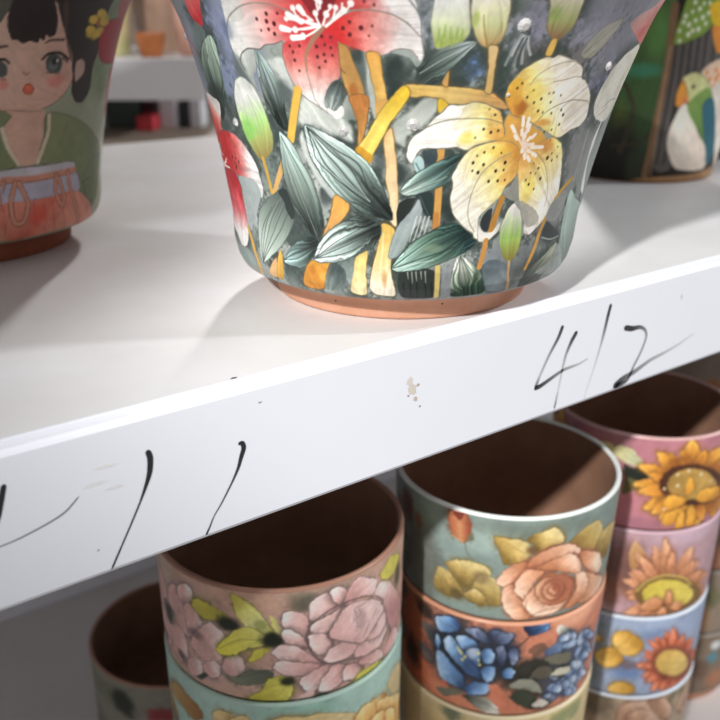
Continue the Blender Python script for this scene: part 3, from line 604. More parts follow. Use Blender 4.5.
ART['rose']=[
('B','7f9490',(-261,557),9.2,11.9,0.8),
('B','9ab0a8',(-103,606),14.9,8.1,0.7),
('B','6d8480',(-146,414),10.5,8.5,0.7),
('B','6f7a70',(209,686),31.5,4.6,0.7),
('B','5f6058',(-461,337),13.7,31.5,0.7),  # left side darkened, shade painted into the wall colour
('P','b0603c d08a5c 9a4a30',(-275,710,-239,747,-194,752,-158,709,-151,643,-178,571,-224,580,-263,626),(-264,665,-165,669),'6a3a28',0.47,0.37,1.0),
('P','7a3426',(-247,729,-194,747,-188,720,-214,692),0,0,0.52,0.37,1.0),
('P','6a6a50',(-174,577,-146,635,-129,634,-136,598),0,0,0.52,0.37,1.0),
('L','6a6450',(-179,576,-168,519,-131,475),0.52,0.63,0.9),
('L','c0b080',(-252,590,-187,567),0.78,0.52,0.8),
('P','6f5a2c ac904c ccb878',(-358,233,-328,364,-275,367,-206,332,-175,239,-260,206),(-260,206,-328,364),'6a5a30',0.47,0.37,1.0),
('P','6f5a2c ac904c ccb878',(-287,414,-210,454,-130,470,-53,447,-39,410,-92,378,-124,318,-186,298,-235,342),(-235,342,-210,454),'6a5a30',0.47,0.37,1.0),
('P','6f5a2c ac904c ccb878',(-133,315,-93,398,-25,392,11,346,18,222,-85,224,-157,245),(-157,245,-93,398),'6a5a30',0.47,0.37,1.0),
('P','6f5a2c ac904c ccb878',(-175,250,-124,307,-70,279,-49,210,-137,210),(-137,210,-124,307),'6a5a30',0.47,0.37,1.0),
('B','7a6440',(-92,378),4.2,4.1,0.7),
('B','5a4a2c',(-212,236),3.8,3.1,0.7),
('B','6a2f22',(-595,625),8.3,9.3,0.7),
('B','8a4028',(-478,576),2.9,5.0,0.6),
('P','86692f bfa055 d6c080',(-37,642,24,639,103,633,151,585,138,521,78,488,20,484,-6,556),(-6,556,103,633),'6f5e34',0.47,0.37,1.0),
('P','86692f bfa055 d6c080',(124,638,171,669,233,688,265,694,315,637,315,595,243,586,189,556,153,606),(153,606,233,688),'6f5e34',0.47,0.37,1.0),
('P','86692f bfa055 d6c080',(354,580,435,647,542,655,604,567,580,479,536,455,430,519),(430,519,542,655),'6f5e34',0.47,0.37,1.0),
('P','86692f bfa055 d6c080',(554,447,634,564,816,510,752,388,704,347),(704,347,816,510),'6f5e34',0.47,0.37,1.0),
('B','6a4a2a',(161,569),3.6,2.6,0.8),
('L','8a7038',(160,574,210,633),0.42,0.42,0.7),
('L','8a7038',(117,554,25,613),0.42,0.42,0.7),
('P','c07a54 dca280 ecccb2',(-9,370,27,452,112,500,145,488,127,423,76,379,33,343),(127,423,-9,370),'8a5038',0.63,0.37,1.0),
('P','c07a54 dca280 ecccb2',(19,284,29,341,77,368,100,301,151,233,195,161,112,131,42,197),(151,233,42,197),'8a5038',0.63,0.37,1.0),
('P','c07a54 dca280 ecccb2',(138,467,156,520,244,576,354,580,428,531,449,480,361,524,262,487,188,459),(188,459,428,531),'8a5038',0.63,0.37,1.0),
('P','c07a54 dca280 ecccb2',(170,460,261,498,351,516,410,493,459,410,440,372,309,423,218,445),(309,423,410,493),'8a5038',0.63,0.37,1.0),
('P','c07a54 dca280 ecccb2',(79,334,101,413,143,456,228,438,186,377,147,289,134,267,100,301),(228,438,79,334),'8a5038',0.63,0.37,1.0),
('P','c07a54 dca280 ecccb2',(438,506,516,481,613,419,660,326,627,287,527,347,456,433),(456,433,613,419),'8a5038',0.63,0.37,1.0),
('P','c07a54 dca280 ecccb2',(458,172,507,208,524,281,495,362,631,273,733,202,696,142,589,132),(458,172,733,202),'8a5038',0.63,0.37,1.0),
('P','c07a54 dca280 ecccb2',(135,256,188,354,259,421,367,386,422,323,410,237,339,167,255,152,185,163,148,211),(259,421,185,163),'8a5038',0.63,0.37,1.0),
('P','c07a54 dca280 ecccb2',(412,224,442,270,427,377,505,346,538,251,483,184,384,164),(412,224,505,346),'8a5038',0.63,0.37,1.0),
('P','b0664a cf906e dba884',(190,332,233,392,333,395,408,339,398,240,311,209,226,249),(299,325,190,332),'84482f',0.63,0.37,1.0),
('P','b0664a cf906e dba884',(231,304,254,367,326,364,354,311,329,250,266,253),(299,325,231,304),'84482f',0.63,0.37,1.0),
('P','b0664a cf906e dba884',(260,310,286,350,330,328,315,276),(299,325,260,310),'84482f',0.63,0.37,1.0),
('L','8a4c34',(231,304,276,251,349,256,377,304),0.52,0.52,0.8),
('B','9a5038',(305,324),2.3,2.5,0.7),
('L','8a5038',(185,163,252,187,380,189,423,232),0.68,0.52,0.7),
('L','8a5038',(153,267,153,210,195,161),0.68,0.52,0.7),
]
ART['blue']=[
('B','a04a30',(-534,395),15.9,41.9,0.8),  # deeper orange down the left, painted-in shade
('B','e0a888',(493,755),17.8,9.3,0.7),
('B','2c2420',(-414,678),7.1,5.9,0.9),
('B','241c1a',(-546,320),8.4,10.2,0.9),
('B','2a2422',(-409,388),5.8,5.1,0.9),
('P','6a5c58',(-442,577,-399,609,-333,592,-318,504,-369,499,-426,538),0,0,0.57,0.4,1.0),
('P','6a5c58',(-480,416,-425,452,-342,403,-353,347,-424,353),0,0,0.57,0.4,1.0),
('B','1f2836',(-193,502),20.2,22.8,0.95),
('B','262e3c',(44,526),10.5,15.6,0.95),
('B','2c2c26',(188,410),15.5,11.1,0.9),
('B','3c4250',(414,399),21.0,17.0,0.9),
('B','465070',(494,498),13.2,9.4,0.8),
('P','34507c 6590c4 a8c6e4',(-341,672,-287,711,-222,728,-184,697,-198,650,-273,605,-320,605),(-198,650,-341,672),'1c2636',0.68,0.4,1.0),
('P','333c54 566484 7a86a0',(-163,675,-100,706,-51,689,-14,626,-47,607,-97,636),(-47,607,-100,706),'1c2636',0.68,0.4,1.0),
('P','333c54 566484 7a86a0',(-32,688,14,718,52,698,100,695,85,636,20,619),(20,619,100,695),'1c2636',0.68,0.4,1.0),
('P','34507c 6590c4 a8c6e4',(-283,546,-250,598,-206,580,-163,537,-110,496,-46,402,-54,369,-125,379,-201,436,-258,485),(-110,496,-283,546),'1c2636',0.68,0.4,1.0),
('P','34507c 6590c4 a8c6e4',(-207,605,-156,636,-95,608,-73,554,-111,519,-173,533),(-111,519,-207,605),'1c2636',0.68,0.4,1.0),
('P','34507c 6590c4 a8c6e4',(-162,514,-113,566,-73,566,-69,482,-88,453,-119,480),(-119,480,-73,566),'1c2636',0.68,0.4,1.0),
('P','34507c 6590c4 a8c6e4',(-329,448,-293,467,-223,415,-156,356,-142,299,-184,263,-252,276,-313,307),(-156,356,-313,307),'1c2636',0.68,0.4,1.0),
('P','34507c 6590c4 a8c6e4',(-332,568,-301,548,-311,470,-337,493),(-311,470,-332,568),'1c2636',0.68,0.4,1.0),
('P','34507c 6590c4 a8c6e4',(-152,276,-103,337,-8,348,-10,285,-68,253,-130,240),(-103,337,-10,285),'1c2636',0.68,0.4,1.0),
('P','34507c 6590c4 a8c6e4',(-68,554,-26,588,9,558,-1,484,-50,486),(-68,554,9,558),'1c2636',0.68,0.4,1.0),
('P','34507c 6590c4 a8c6e4',(-66,422,-29,467,19,462,14,388,-24,357),(-66,422,14,388),'1c2636',0.68,0.4,1.0),
('P','333c54 566484 7a86a0',(16,595,58,605,73,529,57,480,27,500),(27,500,58,605),'1c2636',0.68,0.4,1.0),
('P','34507c 6590c4 a8c6e4',(50,430,87,468,127,445,111,395,72,395),(50,430,127,445),'1c2636',0.68,0.4,1.0),
('P','333c54 566484 7a86a0',(78,589,125,602,141,529,105,481),(78,589,141,529),'1c2636',0.68,0.4,1.0),
('B','b4b4c0',(-112,530),2.6,3.6,0.7),
('D','c8c078',(-194,538,-172,510,-151,493,-77,540,-75,492,-69,464,-165,470,-183,523),0.79,1.0),
('P','d0785a',(-13,335,36,342,101,258,147,182,88,156,23,227),0,0,0.57,0.4,1.0),
('P','3a423a c8c4b8',(-161,228,-98,238,-18,246,69,143,-11,132,-96,175),(-118,219,37,165),0,0.57,0.4,1.0),
('P','6a6a5c',(-324,199,-184,257,-162,234,-272,164),0,0,0.57,0.4,1.0),
('D','c05a50',(-269,262),1.7,1.0),
('P','1f2c48 33507c 5a86bc',(148,734,174,768,227,779,285,752,290,704,236,679,181,680),(159,711,270,749),'1a2234',0.45,0.4,1.0),
('L','4a3428',(191,680,160,641,124,607),0.9,0.79,1.0),
('P','6a4c3c',(189,590,251,624,298,583,259,544,196,555),0,0,0.57,0.4,0.8),
('P','d4cdc0 4c5444',(339,702,373,709,443,653,493,595,410,608,356,650),(357,697,434,621),0,0.57,0.4,1.0),
('L','8a6a5a',(491,608,565,631,611,677),1.7,1.13,0.7),
('P','4a5c80 7088ac',(280,551,330,587,386,610,419,543,351,508),(280,551,386,610),'3c4c68',0.51,0.4,1.0),
('P','8098bc a8bcd4',(393,554,412,595,479,590,505,529,435,525),(393,554,479,590),'3c4c68',0.51,0.4,1.0),
('P','98aac4 c4d0e0',(503,542,539,596,627,535,641,440,548,470),(503,542,627,535),'3c4c68',0.51,0.4,1.0),
('P','7890b4 a4b8d0',(502,457,526,494,617,449,632,345,531,380),(502,457,617,449),'3c4c68',0.51,0.4,1.0),
('P','6a82ac 9ab0cc',(482,306,511,403,615,331,620,226,529,217),(482,306,615,331),'3c4c68',0.51,0.4,1.0),
('P','7a90b4 a0b4d0',(406,265,482,306,545,221,488,175),(406,265,545,221),'3c4c68',0.51,0.4,1.0),
('P','6a80a8 98acc8',(343,276,371,341,454,306,438,225,375,213),(343,276,454,306),'3c4c68',0.51,0.4,1.0),
('P','6f86b0 a8bcd8',(306,237,341,289,399,217,354,183),(306,237,399,217),'3c4c68',0.51,0.4,1.0),
('P','42587f 7890b8 a4b6d0',(500,321,535,330,582,306,613,272,620,246,581,252,521,284),(500,321,613,272),'2c3850',0.45,0.4,1.0),
('P','4c6290 8aa0c4 b4c4dc',(411,631,438,642,471,626,487,601,490,579,464,577,424,599),(411,631,487,601),'2c3850',0.45,0.4,1.0),
('P','42587f 7890b8 a4b6d0',(540,411,549,431,576,426,605,402,625,375,613,363,570,379),(540,411,605,402),'2c3850',0.45,0.4,1.0),
('P','42587f 7890b8 a4b6d0',(510,170,513,205,538,212,564,195,584,169,576,146,538,143),(510,170,564,195),'2c3850',0.45,0.4,1.0),
('P','4c6290 8aa0c4 b4c4dc',(294,238,319,256,347,253,362,237,363,220,341,209,305,215),(294,238,362,237),'2c3850',0.45,0.4,1.0),
('P','42587f 7890b8 a4b6d0',(580,427,608,439,656,420,698,385,721,352,679,359,609,393),(580,427,698,385),'2c3850',0.45,0.4,1.0),
('P','4c6290 8aa0c4 b4c4dc',(577,470,582,493,613,484,649,454,678,420,664,410,613,433),(577,470,649,454),'2c3850',0.45,0.4,1.0),
('P','566c98 98acc8 c4d0e0',(451,250,473,268,505,261,525,242,532,222,511,213,468,225),(451,250,525,242),'2c3850',0.45,0.4,1.0),
('P','4c6290 8aa0c4 b4c4dc',(413,267,419,296,441,301,464,282,481,257,473,237,440,237),(413,267,464,282),'2c3850',0.45,0.4,1.0),
('P','42587f 7890b8 a4b6d0',(576,447,614,444,668,408,701,371,706,350,655,371,591,415),(576,447,701,371),'2c3850',0.45,0.4,1.0),
('P','4c6290 8aa0c4 b4c4dc',(386,292,397,311,417,308,433,292,440,274,428,264,401,269),(386,292,433,292),'2c3850',0.45,0.4,1.0),
('P','566c98 98acc8 c4d0e0',(574,273,567,308,595,307,636,276,677,235,679,209,625,228),(574,273,636,276),'2c3850',0.45,0.4,1.0),
('P','566c98 98acc8 c4d0e0',(502,359,500,397,523,405,556,384,582,353,581,326,541,325),(502,359,556,384),'2c3850',0.45,0.4,1.0),
('P','4c6290 8aa0c4 b4c4dc',(562,549,555,583,579,587,614,563,646,532,647,507,604,514),(562,549,614,563),'2c3850',0.45,0.4,1.0),
('P','4c6290 8aa0c4 b4c4dc',(565,413,583,428,623,413,655,383,676,353,649,351,593,378),(565,413,655,383),'2c3850',0.45,0.4,1.0),
('P','42587f 7890b8 a4b6d0',(463,256,483,270,514,258,535,233,544,209,523,204,482,224),(463,256,535,233),'2c3850',0.45,0.4,1.0),
('P','42587f 7890b8 a4b6d0',(587,533,608,547,651,530,690,496,714,465,681,467,616,499),(587,533,690,496),'2c3850',0.45,0.4,1.0),
('P','566c98 98acc8 c4d0e0',(329,381,355,393,383,380,396,357,397,337,375,331,339,350),(329,381,396,357),'2c3850',0.45,0.4,1.0),
('P','566c98 98acc8 c4d0e0',(323,294,346,315,376,311,393,291,398,268,377,256,338,266),(323,294,393,291),'2c3850',0.45,0.4,1.0),
('P','566c98 98acc8 c4d0e0',(398,594,400,628,419,640,438,631,452,612,448,587,420,574),(398,594,438,631),'2c3850',0.45,0.4,1.0),
('P','42587f 7890b8 a4b6d0',(454,198,453,234,475,240,504,219,528,190,525,165,489,165),(454,198,504,219),'2c3850',0.45,0.4,1.0),
('P','566c98 98acc8 c4d0e0',(415,306,421,333,442,338,461,325,473,305,466,285,436,283),(415,306,461,325),'2c3850',0.45,0.4,1.0),
('P','4c6290 8aa0c4 b4c4dc',(427,258,429,296,453,306,478,290,499,262,494,235,458,228),(427,258,478,290),'2c3850',0.45,0.4,1.0),
('P','566c98 98acc8 c4d0e0',(360,620,384,636,414,629,430,611,432,593,410,584,372,595),(360,620,430,611),'2c3850',0.45,0.4,1.0),
('P','566c98 98acc8 c4d0e0',(474,300,496,314,530,298,553,270,563,244,538,241,494,266),(474,300,553,270),'2c3850',0.45,0.4,1.0),
('P','566c98 98acc8 c4d0e0',(360,286,388,297,420,281,434,256,436,233,410,229,370,253),(360,286,434,256),'2c3850',0.45,0.4,1.0),
('P','42587f 7890b8 a4b6d0',(443,328,439,363,454,377,476,366,493,346,493,320,470,306),(443,328,476,366),'2c3850',0.45,0.4,1.0),
('P','566c98 98acc8 c4d0e0',(473,386,480,411,503,412,527,392,543,368,533,353,498,358),(473,386,527,392),'2c3850',0.45,0.4,1.0),
('P','34322c',(136,437,181,495,262,508,322,456,249,425,179,398),0,'1e1e1a',0.34,0.85,1.0),
('P','5c5448',(211,394,247,450,311,453,352,397,299,364),0,'1e1e1a',0.34,0.85,1.0),
('P','6a6858',(284,502,349,521,467,492,463,426,371,440),0,'1e1e1a',0.34,0.85,1.0),
('P','b8b4a0',(342,376,387,410,485,379,462,341),0,'1e1e1a',0.34,0.85,1.0),
('P','8a8c7c',(94,339,160,388,244,365,298,265,197,310),0,'1e1e1a',0.34,0.85,1.0),
('P','3c4234',(109,265,166,313,267,247,251,175,175,198),0,'1e1e1a',0.34,0.85,1.0),
('P','c0bab0',(239,190,290,229,354,183,309,160),0,'1e1e1a',0.34,0.85,1.0),
]
ART['cream']=[
('B','5a6a58',(-226,713),7.6,7.1,0.8),
('B','ecd488',(519,765),20.0,8.9,0.7),
('B','8a9a6a',(449,672),8.6,6.2,0.7),
('B','e8dcae',(64,756),16.8,4.2,0.7),
]
ART['sunpink']=[
('B','8a6068',(-90,611),8.1,17.4,0.6),
('B','8f5f6e',(100,172),13.8,4.6,0.5),
('P','c4bd84 a8b090',(-154,609,-132,670,-42,665,41,590,39,546,-58,566),(-130,652,24,566),0,0.63,0.44,1.0),
('P','1e2820',(-77,554,-14,545,52,555,104,437,17,399,-53,469),0,0,0.63,1.25,1.0),
('P','5a5a34',(-62,360,-53,469,9,467,88,429,4,390),0,0,0.63,1.25,1.0),
('P','9a5420 dc9230 eaae48',(540,424,722,389,1048,330,1225,320,1108,273,814,267,552,387),(626,382,1224,326),'8a5a24',0.44,0.44,1.0),
('P','9a5420 dc9230 eaae48',(549,356,811,235,1071,176,1208,132,1021,116,672,230,525,337),(604,308,1218,134),'8a5a24',0.44,0.44,1.0),
('P','9a5420 dc9230 eaae48',(520,326,698,214,946,67,927,61,711,96,543,220,474,318),(533,289,912,60),'8a5a24',0.44,0.44,1.0),
('P','9a5420 dc9230 eaae48',(436,312,506,216,511,135,465,81,398,151,361,241,378,321),(413,292,463,106),'8a5a24',0.44,0.44,1.0),
('P','9a5420 dc9230 eaae48',(334,348,321,277,268,229,197,204,192,263,222,331,291,372),(290,331,193,192),'8a5a24',0.44,0.44,1.0),
('P','9a5420 dc9230 eaae48',(286,371,239,311,164,280,82,274,103,333,164,389,252,407),(237,372,84,270),'8a5a24',0.44,0.44,1.0),
('P','9a5420 dc9230 eaae48',(236,430,151,404,66,408,-4,435,51,476,139,494,230,470),(197,450,3,433),'8a5a24',0.44,0.44,1.0),
('P','9a5420 dc9230 eaae48',(232,477,137,484,63,518,14,567,81,583,170,566,246,511),(204,507,21,562),'8a5a24',0.44,0.44,1.0),
('P','9a5420 dc9230 eaae48',(279,513,208,555,172,610,167,668,226,647,287,595,314,529),(258,564,133,700),'8a5a24',0.44,0.44,1.0),
('P','9a5420 dc9230 eaae48',(327,548,278,624,282,694,324,747,379,690,411,610,384,542),(349,577,320,742),'8a5a24',0.44,0.44,1.0),
('P','9a5420 dc9230 eaae48',(421,533,437,609,507,649,633,645,647,580,585,526,476,503),(466,536,605,640),'8a5a24',0.44,0.44,1.0),
('P','9a5420 dc9230 eaae48',(489,478,572,510,777,457,1077,421,1004,361,727,371,531,431),(574,454,1110,434),'8a5a24',0.44,0.44,1.0),
('P','9a5420 dc9230 eaae48',(512,393,651,346,927,227,1059,201,915,179,619,301,503,372),(626,328,1225,202),'8a5a24',0.44,0.44,1.0),
('P','9a5420 dc9230 eaae48',(532,347,729,247,998,133,1094,76,900,70,591,237,496,331),(574,298,1129,75),'8a5a24',0.44,0.44,1.0),
('P','9a5420 dc9230 eaae48',(444,343,517,269,544,201,522,152,453,208,405,279,400,344),(452,287,568,85),'8a5a24',0.44,0.44,1.0),
('P','9a5420 dc9230 eaae48',(384,345,405,276,381,224,330,191,303,243,302,308,339,360),(353,305,326,141),'8a5a24',0.44,0.44,1.0),
('P','9a5420 dc9230 eaae48',(308,362,276,298,211,261,137,245,147,302,192,363,270,392),(258,353,129,232),'8a5a24',0.44,0.44,1.0),
('P','9a5420 dc9230 eaae48',(256,412,186,374,106,370,33,389,77,436,154,465,241,451),(203,426,15,379),'8a5a24',0.44,0.44,1.0),
('P','9a5420 dc9230 eaae48',(260,458,186,454,122,477,77,516,129,533,202,527,267,488),(198,490,8,521),'8a5a24',0.44,0.44,1.0),
('P','9a5420 dc9230 eaae48',(261,514,180,552,132,607,114,667,177,652,249,603,292,534),(242,554,100,676),'8a5a24',0.44,0.44,1.0),
('P','9a5420 dc9230 eaae48',(314,524,262,578,250,635,267,685,317,648,356,587,356,525),(311,577,240,740),'8a5a24',0.44,0.44,1.0),
('P','9a5420 dc9230 eaae48',(375,524,365,588,388,636,434,666,456,617,454,557,413,511),(405,563,442,715),'8a5a24',0.44,0.44,1.0),
('P','9a5420 dc9230 eaae48',(463,500,522,547,638,551,926,475,880,419,642,459,503,468),(525,497,939,485),'8a5a24',0.44,0.44,1.0),
('P','9a5420 dc9230 eaae48',(505,442,621,439,910,341,1091,343,981,300,685,353,523,411),(611,408,1226,368),'8a5a24',0.44,0.44,1.0),
('P','4e2c1c',(750,327,724,280,623,270,511,273,402,287,308,310,231,347,180,395,157,448,165,504,203,550,266,579,349,584,448,557,557,500,668,416),0,0,0.63,1.57,1.0),
('P','a8823c c29a4a',(610,380,600,340,547,321,474,315,396,323,323,342,264,370,224,407,206,449,212,491,241,526,290,547,355,549,430,529,507,488,573,434),(198,449,628,374),0,0.63,1.25,1.0),
('P','d08a2a e8a838',(193,317,226,378,335,355,342,308,242,270),(242,270,226,378),'8a5a24',0.44,0.44,1.0),
('P','d08a2a e8a838',(421,342,484,389,663,349,691,276,484,297),(484,297,484,389),'8a5a24',0.44,0.44,1.0),
('P','d08a2a e8a838',(212,177,230,255,345,293,376,303,287,174),(287,174,230,255),'8a5a24',0.44,0.44,1.0),
('P','d08a2a e8a838',(388,146,375,258,393,301,439,245,448,150),(448,150,375,258),'8a5a24',0.44,0.44,1.0),
('P','d08a2a e8a838',(310,125,310,219,351,261,368,117),(368,117,310,219),'8a5a24',0.44,0.44,1.0),
('P','d08a2a e8a838',(337,386,337,476,367,487,398,407,365,366),(365,366,337,476),'8a5a24',0.44,0.44,1.0),
('B','4a2a1c',(390,317),4.2,1.9,0.8),
('D','d8c49a',(192,423,263,519,335,539,433,499,536,430,211,283,275,443),1.0,1.0),
]
ART['sunmauve']=[
('B','6a4438',(18,468),11.4,21.7,0.8),
('P','c89a68 b07a48',(30,577,41,658,66,686,132,606,128,525,55,483),(48,659,122,524),0,0.66,0.46,1.0),
('B','c0a4b4',(426,716),26.5,6.0,0.7),
('P','b0704a d49068 dca880',(475,284,611,259,927,108,1119,90,944,60,640,152,484,241),(530,245,1098,92),'8a5438',0.46,0.46,1.0),
('P','b0704a d49068 dca880',(482,218,640,136,849,60,1008,61,834,61,585,72,466,186),(521,169,989,60),'8a5438',0.46,0.46,1.0),
('P','b0704a d49068 dca880',(461,202,593,116,763,61,924,60,761,60,524,71,439,178),(502,143,925,60),'8a5438',0.46,0.46,1.0),
('P','b0704a d49068 dca880',(420,150,548,60,775,60,721,60,723,60,489,60,391,145),(423,114,730,61),'8a5438',0.46,0.46,1.0),
('P','b0704a d49068 dca880',(366,169,405,72,590,60,646,61,545,61,328,86,334,174),(360,115,631,61),'8a5438',0.46,0.46,1.0),
('P','b0704a d49068 dca880',(314,188,312,104,352,61,470,61,256,60,254,135,289,202),(288,140,540,60),'8a5438',0.46,0.46,1.0),
('P','b0704a d49068 dca880',(270,184,240,91,298,60,382,60,129,69,170,156,239,214),(238,176,326,60),'8a5438',0.46,0.46,1.0),
('P','b0704a d49068 dca880',(231,230,170,166,102,127,37,111,70,170,134,231,214,259),(197,229,47,116),'8a5438',0.46,0.46,1.0),
('P','b0704a d49068 dca880',(220,298,150,281,85,283,31,301,75,328,143,340,217,323),(170,311,-8,291),'8a5438',0.46,0.46,1.0),
('P','b0704a d49068 dca880',(217,350,142,370,82,406,39,451,89,454,159,429,224,376),(176,387,8,461),'8a5438',0.46,0.46,1.0),
('P','b0704a d49068 dca880',(219,408,142,468,91,538,64,611,119,584,187,518,239,428),(208,442,74,596),'8a5438',0.46,0.46,1.0),
('P','b0704a d49068 dca880',(258,426,202,508,179,591,179,665,224,616,269,530,288,435),(255,473,173,673),'8a5438',0.46,0.46,1.0),
('P','b0704a d49068 dca880',(280,447,236,548,229,639,246,714,288,647,319,546,315,446),(291,478,248,689),'8a5438',0.46,0.46,1.0),
('P','b0704a d49068 dca880',(357,430,366,527,407,594,468,629,476,557,449,472,391,407),(385,445,457,615),'8a5438',0.46,0.46,1.0),
('P','b0704a d49068 dca880',(386,387,420,453,478,489,555,492,536,443,483,394,409,364),(431,408,590,513),'8a5438',0.46,0.46,1.0),
('P','b0704a d49068 dca880',(422,354,489,396,591,390,766,311,675,304,555,305,445,319),(483,347,904,268),'8a5438',0.46,0.46,1.0),
('P','b0704a d49068 dca880',(460,275,579,246,774,134,1005,61,822,60,589,170,464,243),(532,231,1107,62),'8a5438',0.46,0.46,1.0),
('P','b0704a d49068 dca880',(464,216,595,141,763,61,914,60,755,61,550,92,450,193),(516,159,980,60),'8a5438',0.46,0.46,1.0),
('P','b0704a d49068 dca880',(429,193,524,108,657,61,818,60,653,60,455,84,404,180),(467,123,820,61),'8a5438',0.46,0.46,1.0),
('P','b0704a d49068 dca880',(401,162,474,60,711,61,709,61,704,60,409,61,375,160),(410,111,707,60),'8a5438',0.46,0.46,1.0),
('P','b0704a d49068 dca880',(332,169,343,73,519,60,584,60,457,61,281,97,306,179),(315,128,573,61),'8a5438',0.46,0.46,1.0),
('P','b0704a d49068 dca880',(290,203,273,126,233,73,253,61,188,101,215,173,265,223),(251,164,434,60),'8a5438',0.46,0.46,1.0),
('P','b0704a d49068 dca880',(271,229,237,170,192,132,145,112,161,161,199,215,254,248),(220,195,144,60),'8a5438',0.46,0.46,1.0),
('P','b0704a d49068 dca880',(234,281,174,252,113,249,60,266,97,301,158,323,226,312),(174,289,0,242),'8a5438',0.46,0.46,1.0),
('P','b0704a d49068 dca880',(208,329,128,331,59,354,7,393,59,410,136,402,211,360),(170,357,-6,392),'8a5438',0.46,0.46,1.0),
('P','b0704a d49068 dca880',(222,357,149,379,93,423,56,478,107,478,174,447,233,384),(181,400,19,495),'8a5438',0.46,0.46,1.0),
('P','b0704a d49068 dca880',(232,394,163,447,119,513,99,581,150,558,211,498,254,415),(209,445,79,601),'8a5438',0.46,0.46,1.0),
('P','b0704a d49068 dca880',(286,406,249,477,240,545,252,601,286,555,313,481,314,406),(281,478,227,687),'8a5438',0.46,0.46,1.0),
('P','b0704a d49068 dca880',(309,415,286,498,291,568,315,620,341,562,353,482,337,409),(319,475,310,682),'8a5438',0.46,0.46,1.0),
('P','b0704a d49068 dca880',(369,392,388,463,436,504,507,511,504,454,465,397,400,365),(417,420,545,550),'8a5438',0.46,0.46,1.0),
('P','b0704a d49068 dca880',(405,358,456,405,532,415,633,387,590,357,512,335,425,331),(469,366,754,370),'8a5438',0.46,0.46,1.0),
('P','b0704a d49068 dca880',(425,320,500,334,597,310,737,237,642,251,533,269,437,294),(508,303,1013,199),'8a5438',0.46,0.46,1.0),
('P','7a5a30',(686,183,663,139,572,131,461,138,352,152,254,174,175,207,121,250,97,302,107,357,149,405,218,437,306,443,409,415,519,354,621,269),0,0,0.66,1.66,1.0),
('P','c8b440 d8c452',(564,237,554,198,500,182,426,180,347,188,272,205,210,232,168,266,150,307,157,348,190,383,243,406,311,409,389,388,466,346,530,291),(141,305,582,230),0,0.66,1.33,1.0),
('L','d8c060',(110,324,173,404,288,442,432,401,518,326),1.46,1.33,0.7),
('P','c07848 d8986c',(149,192,192,262,250,279,314,222,249,177),(249,177,192,262),'7a4a30',0.46,0.46,1.0),
('P','c07848 d8986c',(323,221,323,322,360,300,375,212),(375,212,323,322),'7a4a30',0.46,0.46,1.0),
('P','c07848 d8986c',(363,180,409,222,472,197,442,146),(442,146,409,222),'7a4a30',0.46,0.46,1.0),
('P','c07848 d8986c',(269,150,310,197,352,148,323,118),(323,118,310,197),'7a4a30',0.46,0.46,1.0),
('B','6a3c24',(316,213),2.7,1.8,0.8),
('B','9a5a40',(-62,298),6.5,11.8,0.6),
]
